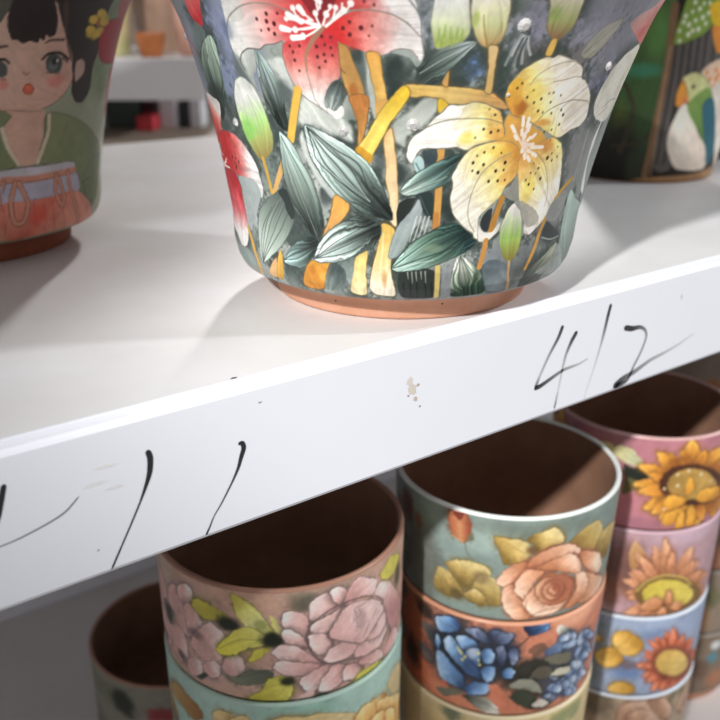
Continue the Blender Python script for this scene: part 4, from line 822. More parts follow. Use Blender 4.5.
ART['sunblue']=[
('B','5670a0',(107,342),12.2,9.6,0.8),
('B','7088b0',(283,610),22.6,5.6,0.7),
('B','606a78',(-105,450),5.5,31.1,0.6),
('P','b8862f d4a448 deb45c',(-5,562,17,638,105,644,205,572,199,501,114,450,34,482),(105,644,-5,562),'7a5a24',0.63,0.49,1.0),
('P','b8862f d4a448 deb45c',(-111,402,-57,485,32,500,87,421,34,356,-57,340),(32,500,-111,402),'7a5a24',0.63,0.49,1.0),
('P','b8862f d4a448 deb45c',(8,175,63,234,140,235,203,173,123,122,37,125),(140,235,8,175),'7a5a24',0.63,0.49,1.0),
('P','b8862f d4a448 deb45c',(-144,550,-99,577,-79,539,-122,506),(-79,539,-144,550),'7a5a24',0.63,0.49,1.0),
('L','a07428',(25,498,98,582,121,638),0.7,0.7,0.6),
('B','6a4a40',(121,388),6.0,4.5,0.6),
('P','b04e34 d47452 dc8c6a',(573,336,677,306,915,177,1038,168,954,130,714,217,582,304),(650,286,1113,182),'84402c',0.49,0.49,1.0),
('P','b04e34 d47452 dc8c6a',(598,285,768,181,996,88,1102,60,959,61,729,142,590,262),(653,231,1124,60),'84402c',0.49,0.49,1.0),
('P','b04e34 d47452 dc8c6a',(576,254,707,143,839,61,895,61,775,61,634,144,556,245),(610,204,918,61),'84402c',0.49,0.49,1.0),
('P','b04e34 d47452 dc8c6a',(518,258,573,176,602,102,608,61,549,113,507,192,492,262),(529,207,681,61),'84402c',0.49,0.49,1.0),
('P','b04e34 d47452 dc8c6a',(473,252,493,166,481,101,447,62,425,125,419,204,442,267),(457,233,451,72),'84402c',0.49,0.49,1.0),
('P','b04e34 d47452 dc8c6a',(431,279,421,211,381,171,328,157,325,214,347,275,398,308),(400,272,330,153),'84402c',0.49,0.49,1.0),
('P','b04e34 d47452 dc8c6a',(387,329,346,289,293,279,239,291,259,333,305,366,369,362),(347,337,229,281),'84402c',0.49,0.49,1.0),
('P','b04e34 d47452 dc8c6a',(357,366,295,349,234,356,182,380,218,407,279,418,349,397),(330,383,194,379),'84402c',0.49,0.49,1.0),
('P','b04e34 d47452 dc8c6a',(367,409,306,427,257,460,222,501,260,502,316,479,371,432),(329,443,192,512),'84402c',0.49,0.49,1.0),
('P','b04e34 d47452 dc8c6a',(382,451,327,503,294,559,281,614,322,587,370,531,401,462),(363,496,261,638),'84402c',0.49,0.49,1.0),
('P','b04e34 d47452 dc8c6a',(409,469,367,538,353,602,359,654,396,608,430,535,437,466),(409,507,351,673),'84402c',0.49,0.49,1.0),
('P','b04e34 d47452 dc8c6a',(444,456,425,525,430,578,452,613,475,564,485,499,470,446),(454,496,447,654),'84402c',0.49,0.49,1.0),
('P','b04e34 d47452 dc8c6a',(507,428,531,482,586,502,675,480,665,437,612,406,536,401),(545,433,686,487),'84402c',0.49,0.49,1.0),
('P','b04e34 d47452 dc8c6a',(554,381,626,393,769,332,979,273,923,224,704,293,577,346),(609,358,1002,283),'84402c',0.49,0.49,1.0),
('P','b04e34 d47452 dc8c6a',(586,299,725,222,962,104,1069,82,961,61,710,173,583,276),(656,240,1132,85),'84402c',0.49,0.49,1.0),
('P','b04e34 d47452 dc8c6a',(573,273,695,186,858,60,894,60,770,60,623,170,551,260),(626,207,971,61),'84402c',0.49,0.49,1.0),
('P','b04e34 d47452 dc8c6a',(534,264,609,182,655,101,662,60,582,113,523,194,503,264),(556,202,759,61),'84402c',0.49,0.49,1.0),
('P','b04e34 d47452 dc8c6a',(504,262,550,183,561,118,539,78,496,137,468,210,471,272),(502,214,598,61),'84402c',0.49,0.49,1.0),
('P','b04e34 d47452 dc8c6a',(454,278,455,214,435,168,403,140,393,190,401,249,430,294),(432,248,397,103),'84402c',0.49,0.49,1.0),
('P','b04e34 d47452 dc8c6a',(402,313,370,265,324,243,274,241,287,286,324,327,381,341),(365,310,262,227),'84402c',0.49,0.49,1.0),
('P','b04e34 d47452 dc8c6a',(381,359,332,342,282,349,237,371,264,397,314,407,371,388),(333,375,198,362),'84402c',0.49,0.49,1.0),
('P','b04e34 d47452 dc8c6a',(366,397,306,406,254,432,215,470,252,478,309,464,367,423),(326,428,188,475),'84402c',0.49,0.49,1.0),
('P','b04e34 d47452 dc8c6a',(366,444,303,485,260,539,235,594,279,577,336,529,381,461),(345,481,227,599),'84402c',0.49,0.49,1.0),
('P','b04e34 d47452 dc8c6a',(402,447,358,500,337,553,333,601,369,569,405,513,423,452),(383,504,299,663),'84402c',0.49,0.49,1.0),
('P','b04e34 d47452 dc8c6a',(427,472,394,548,394,612,418,656,454,599,476,523,462,461),(440,501,414,665),'84402c',0.49,0.49,1.0),
('P','b04e34 d47452 dc8c6a',(468,445,464,507,488,547,532,563,550,510,540,455,499,424),(496,473,542,601),'84402c',0.49,0.49,1.0),
('P','b04e34 d47452 dc8c6a',(513,413,544,455,601,465,690,436,669,406,610,387,537,388),(561,417,755,430),'84402c',0.49,0.49,1.0),
('P','b04e34 d47452 dc8c6a',(543,368,604,373,706,328,918,213,801,227,656,290,558,337),(626,334,1047,254),'84402c',0.49,0.49,1.0),
('P','8a4a34',(814,182,794,138,689,155,587,178,492,207,410,245,346,291,302,345,282,402,286,455,314,498,364,519,432,514,516,475,611,404,715,301),0,0,0.7,1.76,1.0),
('P','c8a04c d8b868',(668,271,661,233,617,220,553,226,485,245,423,273,372,310,337,353,321,396,324,438,347,468,386,484,439,478,503,449,570,398,630,334),(314,397,683,263),0,0.7,1.41,1.0),
('B','7a3828',(424,252),3.2,2.3,0.7),
]
ART['sunbrown']=[
('P','b08468 cca084 dcbca4',(91,632,159,716,305,729,442,679,513,537,421,454,124,484),(124,484,305,729),'7a5040',0.75,0.53,1.0),
('P','b08468 cca084 dcbca4',(157,601,247,659,374,622,432,510,237,487),(237,487,374,622),'7a5040',0.75,0.53,1.0),
('P','b08468 cca084 dcbca4',(307,710,457,711,557,556,472,515),(472,515,557,556),'7a5040',0.75,0.53,1.0),
('B','6a6a48',(524,704),5.1,5.1,0.7),
('B','5c5040',(-34,696),9.7,16.5,0.7),
]
ART['lpot']=[
('B','7a8068',(-591,587),16.8,9.9,0.9),
('B','2c322a',(-442,581),9.1,9.1,0.9),
('B','3a3a30',(-383,518),6.7,7.3,0.9),
('B','a83a40',(-191,508),6.7,6.1,0.9),
('B','8a8478',(-295,501),5.9,5.3,0.9),
('B','6f6a5c',(-746,249),21.6,10.1,0.9),
]
ART['d4']=[
('B','b06a3a',(40,442),8.4,7.8,0.9),
]
ART['d2']=[
('B','8a5a40',(108,600),9.0,18.0,0.9),
('B','b4785a',(272,236),8.4,13.3,0.9),
]
ART['d1']=[
('B','6a6a48',(316,481),7.1,10.0,0.9),
('B','b08460',(243,283),8.4,16.2,0.9),
]
ART['d0']=[
('B','dce4e8',(435,639),5.5,4.3,0.9),
('B','4f8aa0',(418,507),6.3,5.6,0.9),
('B','b0704c',(495,271),9.9,9.2,0.9),
('B','6a5040',(321,397),7.5,10.8,0.9),
]
GEMS=[(-0.2771,0.07472,5.2),(0.0123,0.07728,6),(0.379,0.10818,6.5),(0.8945,0.09449,4.5),(-0.8917,0.07424,4.5),(-1.3593,0.10297,4.5),(0.3823,0.08666,2)]
INK=[('smudge',[(0.04242,-0.02303),(0.04386,-0.01869),(0.04551,-0.01287),(0.0465,-0.00972)],[0.000413,0.001368,0.001695,0.001518],[0.15,0.08,0.08,0.08]),('tail',[(0.04104,-0.02875),(0.04834,-0.02791),(0.05716,-0.02584),(0.06209,-0.02391),(0.06637,-0.02036)],[0.000418,0.000488,0.00056,0.00056,0.000349],[0.5,0.45,0.45,0.45,0.35]),('one',[(0.08838,-0.01191),(0.08908,-0.01486),(0.08849,-0.01952),(0.08697,-0.02356),(0.08453,-0.02872),(0.08096,-0.03529),(0.07741,-0.04153),(0.07326,-0.04883)],[0.001759,0.001981,0.001781,0.001217,0.000649,0.000581,0.000586,0.000703],[0.08,0.08,0.08,0.1,0.2,0.22,0.2,0.1]),('one',[(0.11924,-0.01911),(0.12071,-0.01919),(0.12116,-0.02115),(0.12007,-0.02414),(0.11875,-0.0278),(0.11627,-0.03223),(0.1122,-0.03838),(0.10899,-0.04256),(0.10731,-0.04577),(0.10566,-0.04861)],[0.001111,0.001669,0.001787,0.001569,0.001125,0.000715,0.000568,0.000493,0.000571,0.000764],[0.08,0.08,0.08,0.1,0.15,0.25,0.3,0.45,0.25,0.15]),('four',[(0.27314,-0.00965),(0.27075,-0.01491),(0.26607,-0.02148),(0.26156,-0.02943),(0.25914,-0.03475)],[0.001989,0.001865,0.001488,0.001487,0.001984],[0.14,0.31,0.6100000000000001,0.76,0.41]),('four',[(0.25855,-0.03483),(0.26212,-0.03459),(0.26801,-0.03284),(0.2758,-0.03059),(0.28525,-0.03004),(0.29154,-0.0287)],[0.00223,0.002119,0.001887,0.001528,0.001165,0.000785],[0.12,0.18,0.36,0.56,0.74,0.8200000000000001]),('four',[(0.28244,-0.01426),(0.27977,-0.01776),(0.27676,-0.02346),(0.27515,-0.03043),(0.27376,-0.0394),(0.2723,-0.048)],[0.002286,0.002155,0.00152,0.001271,0.001024,0.001159],[0.14,0.24,0.6100000000000001,0.76,0.8600000000000001,0.41]),('one',[(0.30321,-0.00593),(0.30203,-0.01097),(0.30057,-0.01853),(0.29895,-0.0252),(0.29583,-0.03539),(0.29207,-0.04601),(0.29174,-0.04836)],[0.001838,0.001972,0.001846,0.00119,0.000929,0.000798,0.000667],[0.12,0.21,0.51,0.74,0.8600000000000001,0.8999999999999999,0.8999999999999999]),('two',[(0.31428,-0.01929),(0.32017,-0.02099),(0.32595,-0.02146),(0.32999,-0.02376),(0.33143,-0.02749),(0.32899,-0.03385),(0.32446,-0.04076),(0.32116,-0.04646),(0.31282,-0.04763)],[0.002708,0.002604,0.001801,0.001538,0.001406,0.001407,0.001403,0.001542,0.003111],[0.16,0.14,0.36,0.51,0.56,0.56,0.51,0.36,0.14]),('two',[(0.31144,-0.04778),(0.31733,-0.04502),(0.32636,-0.04321),(0.33684,-0.04015),(0.34788,-0.03862),(0.35911,-0.0365),(0.36964,-0.03361)],[0.003449,0.00306,0.00254,0.002007,0.001606,0.00119,0.000756],[0.12,0.31,0.51,0.6399999999999999,0.74,0.81,0.8600000000000001])]
PROF=[(0.0113,0.064),(0.0118,0.0665),(0.0136,0.0694),(0.0175,0.0714),(0.024,0.0729),(0.035,0.0735),(0.055,0.0771),(0.08,0.0826),(0.11,0.0922),(0.14,0.1085),(0.152,0.115)]
STACK={'pink': ((0.1916,0.099),0.0615,0.0629),'rose': ((0.3191,0.0696),0.061,0.0638),'sun': ((0.449,0.077),0.0563,0.0637),'d': ((0.615,0.135),0.059,0.0634),'lp': ((0.203,0.2762),0.0622,0.0634)}
TAPER={'rose': 0.027,'sun': 0.008}
AMB = .42
EXPO = 0.0
LIGHTS = [
 ('spot', 'front_left_beam', (.275, -.016, .0), 208, 34, 2.6, 350, 8.4, .45, .05, (1, .98, .95)),  # light from front left, beam narrowed to keep the left pots dim
 ('sun', 'ceiling_light_right', 322, 35, 1.2, 3, (.93, .96, 1)),
 ('sun', 'ceiling_light_back', 51, 25, 1.9, 3, (1, .97, .95)),
]
C = bpy.context.scene.collection
FLOOR = -.448
CAMXY = (0.0, -.2313)
# ------------------------------------------------------------------ painting engine
def lin(c):
    c = np.asarray(c, float); return np.where(c <= .04045, c/12.92, ((c+.055)/1.055)**2.4)
def hexc(h): return np.array([int(h[i:i+2], 16)/255 for i in (0, 2, 4)])
def spline(P, closed, sub=5):
    P = np.asarray(P, float); n = len(P)
    if n < 3: return P
    if closed: Q = np.concatenate([P[-1:], P, P[:2]])
    else: Q = np.concatenate([[2*P[0]-P[1]], P, [2*P[-1]-P[-2]]])
    m = n if closed else n-1; t = (np.arange(sub)/sub)[:, None]; out = []
    for i in range(m):
        a, b, c, d = Q[i], Q[i+1], Q[i+2], Q[i+3]
        out.append(.5*(2*b+(c-a)*t*.8+(b*0)+((2*a-5*b+4*c-d)*.8-.4*(b-c)*0-(1-.8)*(0*b))*t*t*0+0)
                   if False else (b+(.42*(c-a))*t+(3*(c-b)-.42*(2*(c-a)+(d-b)))*t*t+(2*(b-c)+.42*((c-a)+(d-b)))*t**3))
    if not closed: out.append(P[-1:])
    return np.concatenate(out)
class Canvas:
    def __init__(s, u0, u1, v0, v1, res, base, seed=1):
        s.u0, s.v0, s.res = u0, v0, res
        s.w, s.h = int((u1-u0)/res)+1, int((v1-v0)/res)+1
        s.im = np.zeros((s.h, s.w, 3)); s.im[:] = hexc(base)
        r = np.random.default_rng(seed); s.noise = np.zeros((s.h, s.w))
        for cell, amp in ((9, .5), (4, .35), (1.6, .25), (.7, .16)):
            gh, gw = int(s.h*res/cell)+3, int(s.w*res/cell)+3
            g = r.normal(size=(gh, gw)); y = np.arange(s.h)*res/cell; x = np.arange(s.w)*res/cell
            yi, xi = y.astype(int), x.astype(int); fy, fx = (y-yi)[:, None], (x-xi)[None]
            fy, fx = fy*fy*(3-2*fy), fx*fx*(3-2*fx)
            A = g[yi][:, xi]*(1-fx)+g[yi][:, xi+1]*fx; B = g[yi+1][:, xi]*(1-fx)+g[yi+1][:, xi+1]*fx
            f = A*(1-fy)+B*fy; s.noise += amp*f
            if cell == 1.6: s.fine = f
    def box(s, lo, hi):
        x0 = max(0, int((lo[0]-s.u0)/s.res)-1); x1 = min(s.w, int((hi[0]-s.u0)/s.res)+2)
        y0 = max(0, int((lo[1]-s.v0)/s.res)-1); y1 = min(s.h, int((hi[1]-s.v0)/s.res)+2)
        if x1 <= x0 or y1 <= y0: return None
        X, Y = np.meshgrid(s.u0+np.arange(x0, x1)*s.res, s.v0+np.arange(y0, y1)*s.res)
        return slice(y0, y1), slice(x0, x1), X, Y
    def mix(s, ys, xs, col, al):
        s.im[ys, xs] = s.im[ys, xs]*(1-al[..., None])+col*al[..., None]
    @staticmethod
    def segdist(X, Y, P, W=None):
        D = np.full(X.shape, 1e9); T = np.zeros(X.shape)
        n = len(P)
        for i in range(n-1):
            a, b = P[i], P[i+1]; d = b-a; L = d@d
            t = np.clip(((X-a[0])*d[0]+(Y-a[1])*d[1])/(L+1e-12), 0, 1)
            q = np.hypot(X-a[0]-t*d[0], Y-a[1]-t*d[1])
            if W is not None: q = q-(W[i]+(W[i+1]-W[i])*t)*.5
            m = q < D; D[m] = q[m]; T[m] = (i+t[m])/(n-1)
        return D, T
    def poly(s, cols, pts, g, line, lw, soft, a):
        P = spline(np.array(pts).reshape(-1, 2)/10, True); m = soft*2+lw
        b = s.box(P.min(0)-m, P.max(0)+m)
        if b is None: return
        ys, xs, X, Y = b; Q = np.vstack([P, P[:1]])
        D, _ = s.segdist(X, Y, Q)
        ins = np.zeros(X.shape, bool)
        for i in range(len(P)):
            (xa, ya), (xb, yb) = Q[i], Q[i+1]
            if ya == yb: continue
            ins ^= ((Y < ya) != (Y < yb)) & (X < xa+(Y-ya)*(xb-xa)/(yb-ya))
        nz = s.noise[ys, xs]; sd = np.where(ins, D, -D)+s.rag*np.roll(s.fine, (11, 5), (0, 1))[ys, xs]
        al = np.clip(sd/soft+.5, 0, 1)*a
        c = [hexc(x) for x in cols.split()]
        if len(c) > 1:
            if g: ga, gb = np.array(g[:2])/10, np.array(g[2:])/10
            else: ga, gb = P[0], P[len(P)//2]
            d = gb-ga; t = np.clip(((X-ga[0])*d[0]+(Y-ga[1])*d[1])/(d@d+1e-9)+nz*.09, 0, 1)[..., None]
            col = c[0]*(1-t)+c[1]*t if len(c) == 2 else np.where(t < .5, c[0]*(1-2*t)+c[1]*2*t, c[1]*(2-2*t)+c[2]*(2*t-1))
            lum = abs(c[0].mean()-c[-1].mean()); amp = s.streak*((.07+.42*lum) if min(c[0].mean(), c[-1].mean()) < .32 else .055)
            L_ = math.hypot(*d)+1e-6; cr = ((X-ga[0])*-d[1]+(Y-ga[1])*d[0])/L_
            cr = cr/(.35+.65*np.sin(np.pi*np.clip(t[..., 0], .06, .94)))+nz*.25
            k = np.arange(-60, 61, .9 if lum > .3 else 1.3); rg = np.random.default_rng(int(abs(P[0, 0]*37+P[0, 1]*91))+3)
            st = np.interp(cr, k, rg.normal(size=len(k)))*(.45+.55*t[..., 0])
            col = col*np.exp(amp*np.clip(st, -1.8, 1.6))[..., None]
        else: col = np.broadcast_to(c[0], X.shape+(3,))
        col = np.clip(col*(1+(.03+.05*s.streak)*nz[..., None]), 0, 1)
        s.mix(ys, xs, col, al)
        if line:
            s.mix(ys, xs, hexc(line), np.clip((lw*.5-np.abs(sd))/(.25)+.5, 0, 1)*.9*a*np.clip(.85+.35*nz, .3, 1))
    def line(s, c, pts, w0, w1, a):
        P = spline(np.array(pts).reshape(-1, 2)/10, False); m = max(w0, w1)+.6
        b = s.box(P.min(0)-m, P.max(0)+m)
        if b is None: return
        ys, xs, X, Y = b; W = np.linspace(w0, w1, len(P))
        D, _ = s.segdist(X, Y, P, W); nz = s.noise[ys, xs]
        col = np.clip(hexc(c)*(1+.05*nz[..., None]), 0, 1)
        s.mix(ys, xs, col, np.clip(-D/.28+.5, 0, 1)*a)
    def blob(s, c, p, rx, ry, a):
        p = np.array(p)/10; b = s.box(p-(rx*1.8, ry*1.8), p+(rx*1.8, ry*1.8))
        if b is None: return
        ys, xs, X, Y = b; nz = s.noise[ys, xs]
        q = np.hypot((X-p[0])/rx, (Y-p[1])/ry)*(1+.16*nz)
        al = np.clip(1.45-q, 0, 1); al = al*al*(3-2*al)*a
        s.mix(ys, xs, np.clip(hexc(c)*(1+.06*nz[..., None]), 0, 1), al)
    def dots(s, c, pts, r, a):
        for i, p in enumerate(np.array(pts).reshape(-1, 2)/10):
            b = s.box(p-r-1, p+r+1)
            if b is None: continue
            ys, xs, X, Y = b
            s.mix(ys, xs, hexc(c), np.clip((r*(.85+.1*(i % 4))-np.hypot(X-p[0], (Y-p[1])*.85))/.4+.5, 0, 1)*a)
    def halo(s, pts, col, a, rad):
        # loose dark wash round a painted form
        P = spline(np.array(pts).reshape(-1, 2)/10, True, 3); m = rad*2.5
        b = s.box(P.min(0)-m, P.max(0)+m)
        if b is None: return
        ys, xs, X, Y = b; D, _ = s.segdist(X, Y, np.vstack([P, P[:1]])); nz = s.noise[ys, xs]
        al = np.exp(-(D/rad)**1.5)*np.clip(.45+1.1*np.roll(nz, 7, 1), 0, 1)*a
        s.mix(ys, xs, np.clip(hexc(col)*(1+.12*nz[..., None]), 0, 1), al)
    def paint(s, shapes, halo=None, streak=.6, rag=.12, edge=None):
        s.rag = rag
        s.im *= (1+.045*s.noise[..., None]); s.im = np.clip(s.im, 0, 1); s.streak = streak
        if halo:
            for sh in shapes:
                if sh[0] == 'B': s.blob(*sh[1:])
            for sh in shapes:
                if sh[0] == 'P' and sh[4]: s.halo(sh[2], *halo)
            shapes = [q for q in shapes if q[0] != 'B' or q not in shapes[:74]]
        for sh in shapes:
            k = sh[0]
            if k == 'P':
                if edge and sh[4]: s.halo(sh[2], sh[4], *edge)
                s.poly(*sh[1:])
            elif k == 'L': s.line(*sh[1:])
            elif k == 'B': s.blob(*sh[1:])
            else: s.dots(*sh[1:])
        return s
    def sample(s, u, v):
        lo, hi = s.u0, s.u0+(s.w-1)*s.res; L = hi-lo
        u = np.abs((u-lo) % (2*L)); u = np.where(u > L, 2*L-u, u)
        x = np.clip(u/s.res, 0, s.w-1.001); y = np.clip((v-s.v0)/s.res, 0, s.h-1.001)
        xi, yi = x.astype(int), y.astype(int); fx, fy = (x-xi)[..., None], (y-yi)[..., None]
        return (s.im[yi, xi]*(1-fx)+s.im[yi, xi+1]*fx)*(1-fy)+(s.im[yi+1, xi]*(1-fx)+s.im[yi+1, xi+1]*fx)*fy
# ------------------------------------------------------------------ materials
def mat(name, col, rough=.5, metal=0, noise=0, scale=30, col2=None, coat=0, bump=0, spec=.5):
    m = bpy.data.materials.new(name); m.use_nodes = True; nt = m.node_tree; b = nt.nodes['Principled BSDF']
    c = lin(hexc(col)); b.inputs['Base Color'].default_value = (*c, 1)
    b.inputs['Roughness'].default_value = rough; b.inputs['Metallic'].default_value = metal
    b.inputs['Coat Weight'].default_value = coat; b.inputs['Coat Roughness'].default_value = .32
    b.inputs['Specular IOR Level'].default_value = spec
    if noise or bump:
        tc = nt.nodes.new('ShaderNodeTexCoord'); nz = nt.nodes.new('ShaderNodeTexNoise')
        nz.inputs['Scale'].default_value = scale; nz.inputs['Detail'].default_value = 5; nz.inputs['Roughness'].default_value = .6
        nt.links.new(tc.outputs['Object'], nz.inputs['Vector'])
        if noise:
            rp = nt.nodes.new('ShaderNodeValToRGB'); c2 = lin(hexc(col2)) if col2 else c*.75
            rp.color_ramp.elements[0].position = .5-noise; rp.color_ramp.elements[1].position = .5+noise
            rp.color_ramp.elements[0].color = (*c2, 1); rp.color_ramp.elements[1].color = (*c, 1)
            nt.links.new(nz.outputs['Fac'], rp.inputs['Fac']); nt.links.new(rp.outputs['Color'], b.inputs['Base Color'])
        if bump:
            bp = nt.nodes.new('ShaderNodeBump'); bp.inputs['Strength'].default_value = bump; bp.inputs['Distance'].default_value = .0006
            nt.links.new(nz.outputs['Fac'], bp.inputs['Height']); nt.links.new(bp.outputs['Normal'], b.inputs['Normal'])
    return m
def paint_mat(name, rough=.35, coat=.25):
    m = mat(name, 'ffffff', rough, coat=coat, spec=.32); nt = m.node_tree
    a = nt.nodes.new('ShaderNodeAttribute'); a.attribute_name = 'paint'
    nt.links.new(a.outputs['Color'], nt.nodes['Principled BSDF'].inputs['Base Color']); return m
M_GLAZE = paint_mat('hand_painted_glaze', .5, .08)
M_SATIN = paint_mat('hand_painted_satin', .55, .05)
M_INK = paint_mat('marker_ink', .6, 0)
M_CLAY = mat('fired_clay', 'd2a087', .85, noise=.2, scale=60, col2='c28e72', bump=.15)
M_CLAYDK = mat('dark_fired_clay', '8c5038', .85, noise=.2, scale=60, col2='74402c', bump=.15)
M_IN = mat('raw_clay_inside', '8e6a55', .9, noise=.2, scale=40, col2='7f5c48')
M_RIM = {k: mat('rim_'+k, c, .35, coat=.2) for k, c in dict(clay='a87c68', white='e6ebe8', teal='b9d6ca', orange='d59a7c', mauve='c4a6b2', pink='cfa6a4', blue='ccd6e2', cream='e2d6b4', grey='8e8880').items()}
M_WHITE = mat('white_painted_metal', 'ebeef6', .38, noise=.35, scale=9, col2='e5e8f1', spec=.4)
M_TOP = mat('white_shelf_top', 'e6e7ea', .42, noise=.22, scale=14, col2='dad9d9', spec=.35)
M_DARKFLOOR = mat('lower_shelf_white', 'dfdad8', .6, noise=.3, scale=12, col2='d4cecc')
M_PIT = mat('clay_pit', '3a2218', .9)
M_GEM = mat('crystal', 'ffffff', .12, metal=.6, spec=.9)
# ------------------------------------------------------------------ mesh helpers
def link(name, me, m, parent=None, smooth=True):
    o = bpy.data.objects.new(name, me); C.objects.link(o)
    if m is not None: me.materials.append(m)
    if parent is not None: o.parent = parent
    if smooth: me.polygons.foreach_set('use_smooth', np.ones(len(me.polygons), bool))
    return o
def grid_mesh(name, V, nu, nv, closed, cols=None):
    # V: (nv, nu, 3)
    me = bpy.data.meshes.new(name); n = nu*nv; me.vertices.add(n); me.vertices.foreach_set('co', V.reshape(-1).astype(np.float32))
    ju = nu if closed else nu-1
    i, j = np.meshgrid(np.arange(nv-1), np.arange(ju), indexing='ij'); j2 = (j+1) % nu
    F = np.stack([i*nu+j, i*nu+j2, (i+1)*nu+j2, (i+1)*nu+j], -1).reshape(-1, 4)
    me.loops.add(F.size); me.polygons.add(len(F))
    me.loops.foreach_set('vertex_index', F.reshape(-1).astype(np.int32))
    me.polygons.foreach_set('loop_start', np.arange(0, F.size, 4, dtype=np.int32))
    if cols is not None:
        at = me.attributes.new('paint', 'FLOAT_COLOR', 'POINT')
        at.data.foreach_set('color', np.concatenate([cols.reshape(-1, 3), np.ones((n, 1))], 1).reshape(-1).astype(np.float32))
    me.update(calc_edges=True); me.validate(); return me
def lathe(name, prof, m, parent, n=96, lean=(0, 0), lobes=None):
    P = np.array(prof, float); th = np.linspace(0, 2*np.pi, n, endpoint=False)
    V = np.zeros((len(P), n, 3)); r, z = P[:, :1], P[:, 1:2]
    V[..., 0] = r*np.cos(th)+lean[0]*z; V[..., 1] = r*np.sin(th)+lean[1]*z; V[..., 2] = z
    return link(name, grid_mesh(name, V, n, len(P), True), m, parent)
def thing(name, label, cat, loc=(0, 0, 0), group=None, rz=0):
    o = bpy.data.objects.new(name, None); C.objects.link(o); o.empty_display_size = .02
    o.location = loc; o.rotation_euler = (0, 0, rz); o['label'] = label; o['category'] = cat
    if group: o['group'] = group
    return o
def mesh_obj(name, verts, faces, m, parent=None, smooth=False, bevel=0):
    me = bpy.data.meshes.new(name); me.from_pydata(verts, [], faces); me.update()
    o = link(name, me, m, parent, smooth)
    if bevel:
        b = o.modifiers.new('bevel', 'BEVEL'); b.width = bevel; b.segments = 3; b.limit_method = 'ANGLE'
    return o
def box(name, x0, x1, y0, y1, z0, z1, m, parent=None, bevel=.001):
    v = [(x, y, z) for z in (z0, z1) for y in (y0, y1) for x in (x0, x1)]
    f = [(0, 2, 3, 1), (4, 5, 7, 6), (0, 1, 5, 4), (2, 6, 7, 3), (0, 4, 6, 2), (1, 3, 7, 5)]
    return mesh_obj(name, v, f, m, parent, bevel=bevel)
def extrude_x(name, poly, x0, x1, m, parent):
    n = len(poly); v = [(x0, y, z) for y, z in poly]+[(x1, y, z) for y, z in poly]
    f = [(i, (i+1) % n, n+(i+1) % n, n+i) for i in range(n)]+[tuple(range(n-1, -1, -1)), tuple(range(n, 2*n))]
    return mesh_obj(name, v, f, m, parent)
def painted_wall(name, prof, center, R, canvas, m, parent, gain=1., res=.4, lean=(0, 0), span=1.8):
    # dense columns on the painted side, coarser round the back
    th0 = math.atan2(CAMXY[1]-center[1], CAMXY[0]-center[0])
    nf = int(2*span*R/res); back = 2*math.pi-2*span; nb = int(back*R/2.)
    th = np.concatenate([np.linspace(-span, span, nf, endpoint=False), span+np.linspace(0, back, nb, endpoint=False)])
    P = np.array(prof, float); L = np.concatenate([[0], np.cumsum(np.hypot(*np.diff(P, axis=0).T))])
    t = np.linspace(0, L[-1], int(L[-1]*1000/res)); r, z = np.interp(t, L, P[:, 1]), np.interp(t, L, P[:, 0])
    for _ in range(3):
        r[1:-1] = (r[:-2]+2*r[1:-1]+r[2:])/4; z[1:-1] = (z[:-2]+2*z[1:-1]+z[2:])/4
    if len(P) > 9:      # fair the upper wall, keep the crisp lower edge
        k = np.clip((z-.035)/.02, 0, 1)*.5
        for _ in range(1100): r[1:-1] += k[1:-1]*((r[:-2]+r[2:])*.5-r[1:-1])
    V = np.zeros((len(z), len(th), 3)); r, z = r[:, None], z[:, None]
    V[..., 0] = r*np.cos(th+th0)+lean[0]*z; V[..., 1] = r*np.sin(th+th0)+lean[1]*z; V[..., 2] = z
    U = np.broadcast_to(th*R, V.shape[:2]); W = np.broadcast_to(z*1000, V.shape[:2])
    col = np.clip(lin(canvas.sample(U, W))*gain, 0, .95)
    return link(name, grid_mesh(name, V, len(th), len(z), True, col), m, parent)
# ------------------------------------------------------------------ the flared pots on the shelf
H = PROF[-1][0]
def flared_pot(art, base, label, center, lean, gain, foot_m, group=None, m=M_GLAZE, res=.26):
    t = thing('flower_pot', label, 'flower pot', (*center, 0), group)
    ur = (-113, 109) if art == 'lily' else (-58, 122)
    cv = Canvas(*ur, 9, H*1000+1, .2 if res < .5 else .4, base, 7).paint(ART[art], ('38423f', .95, 4.2) if art == 'lily' else None, 1.0 if art == 'lily' else .5, .1, (.3, .9) if art == 'lily' else None)
    if art == 'girl':      # the far half of the face and drum mirrors the near half
        k = np.arange(int((22-cv.u0)/cv.res)); cv.im[:, k] = cv.im[:, np.clip(int(2*(35.5-cv.u0)/cv.res)-k, 0, cv.w-1)]
    else:                  # leaves carry on up to the rim
        for q in range(13):
            u = -1080+q*170; c = ['a9bfb4 5f756c 2a3634', 'c3d3cb 7f9188 39453f'][q % 2]
            cv.poly(c, (u, 1355, u+40, 1395, u+70, 1450, u+60, 1505, u+20, 1470, u-10, 1410), (u, 1355, u+55, 1500), '39443f', .35, .3, 1)
    painted_wall('painted_body', PROF, center, 80, cv, m, t, gain, res, lean)
    rt = PROF[-1][1]; ins = [(rt, H-.0002)]+[(rt-.001, H+.0015), (rt-.0028, H+.0018), (rt-.0045, H+.0002)]
    lathe('rim', ins, M_RIM['white'], t, 120, lean)
    lathe('clay_interior', [(rt-.0045, H+.0002)]+[(r-.0045, z) for z, r in PROF[::-1] if z > .014]+[(.055, .013), (.02, .012), (.0005, .012)], M_IN, t, 96, lean)
    lathe('clay_foot', [(.0005, .001), (.045, .001), (.047, .0004), (.0535, 0), (.0545, .0004), (.0549, .0014), (.0553, .0058), (.0562, .0078), (.0600, .0098), (.0640, .0113)], foot_m, t, 120, lean)
    return t
MAIN = (.2383, .0658); LEAN = (.0243, -.0176)
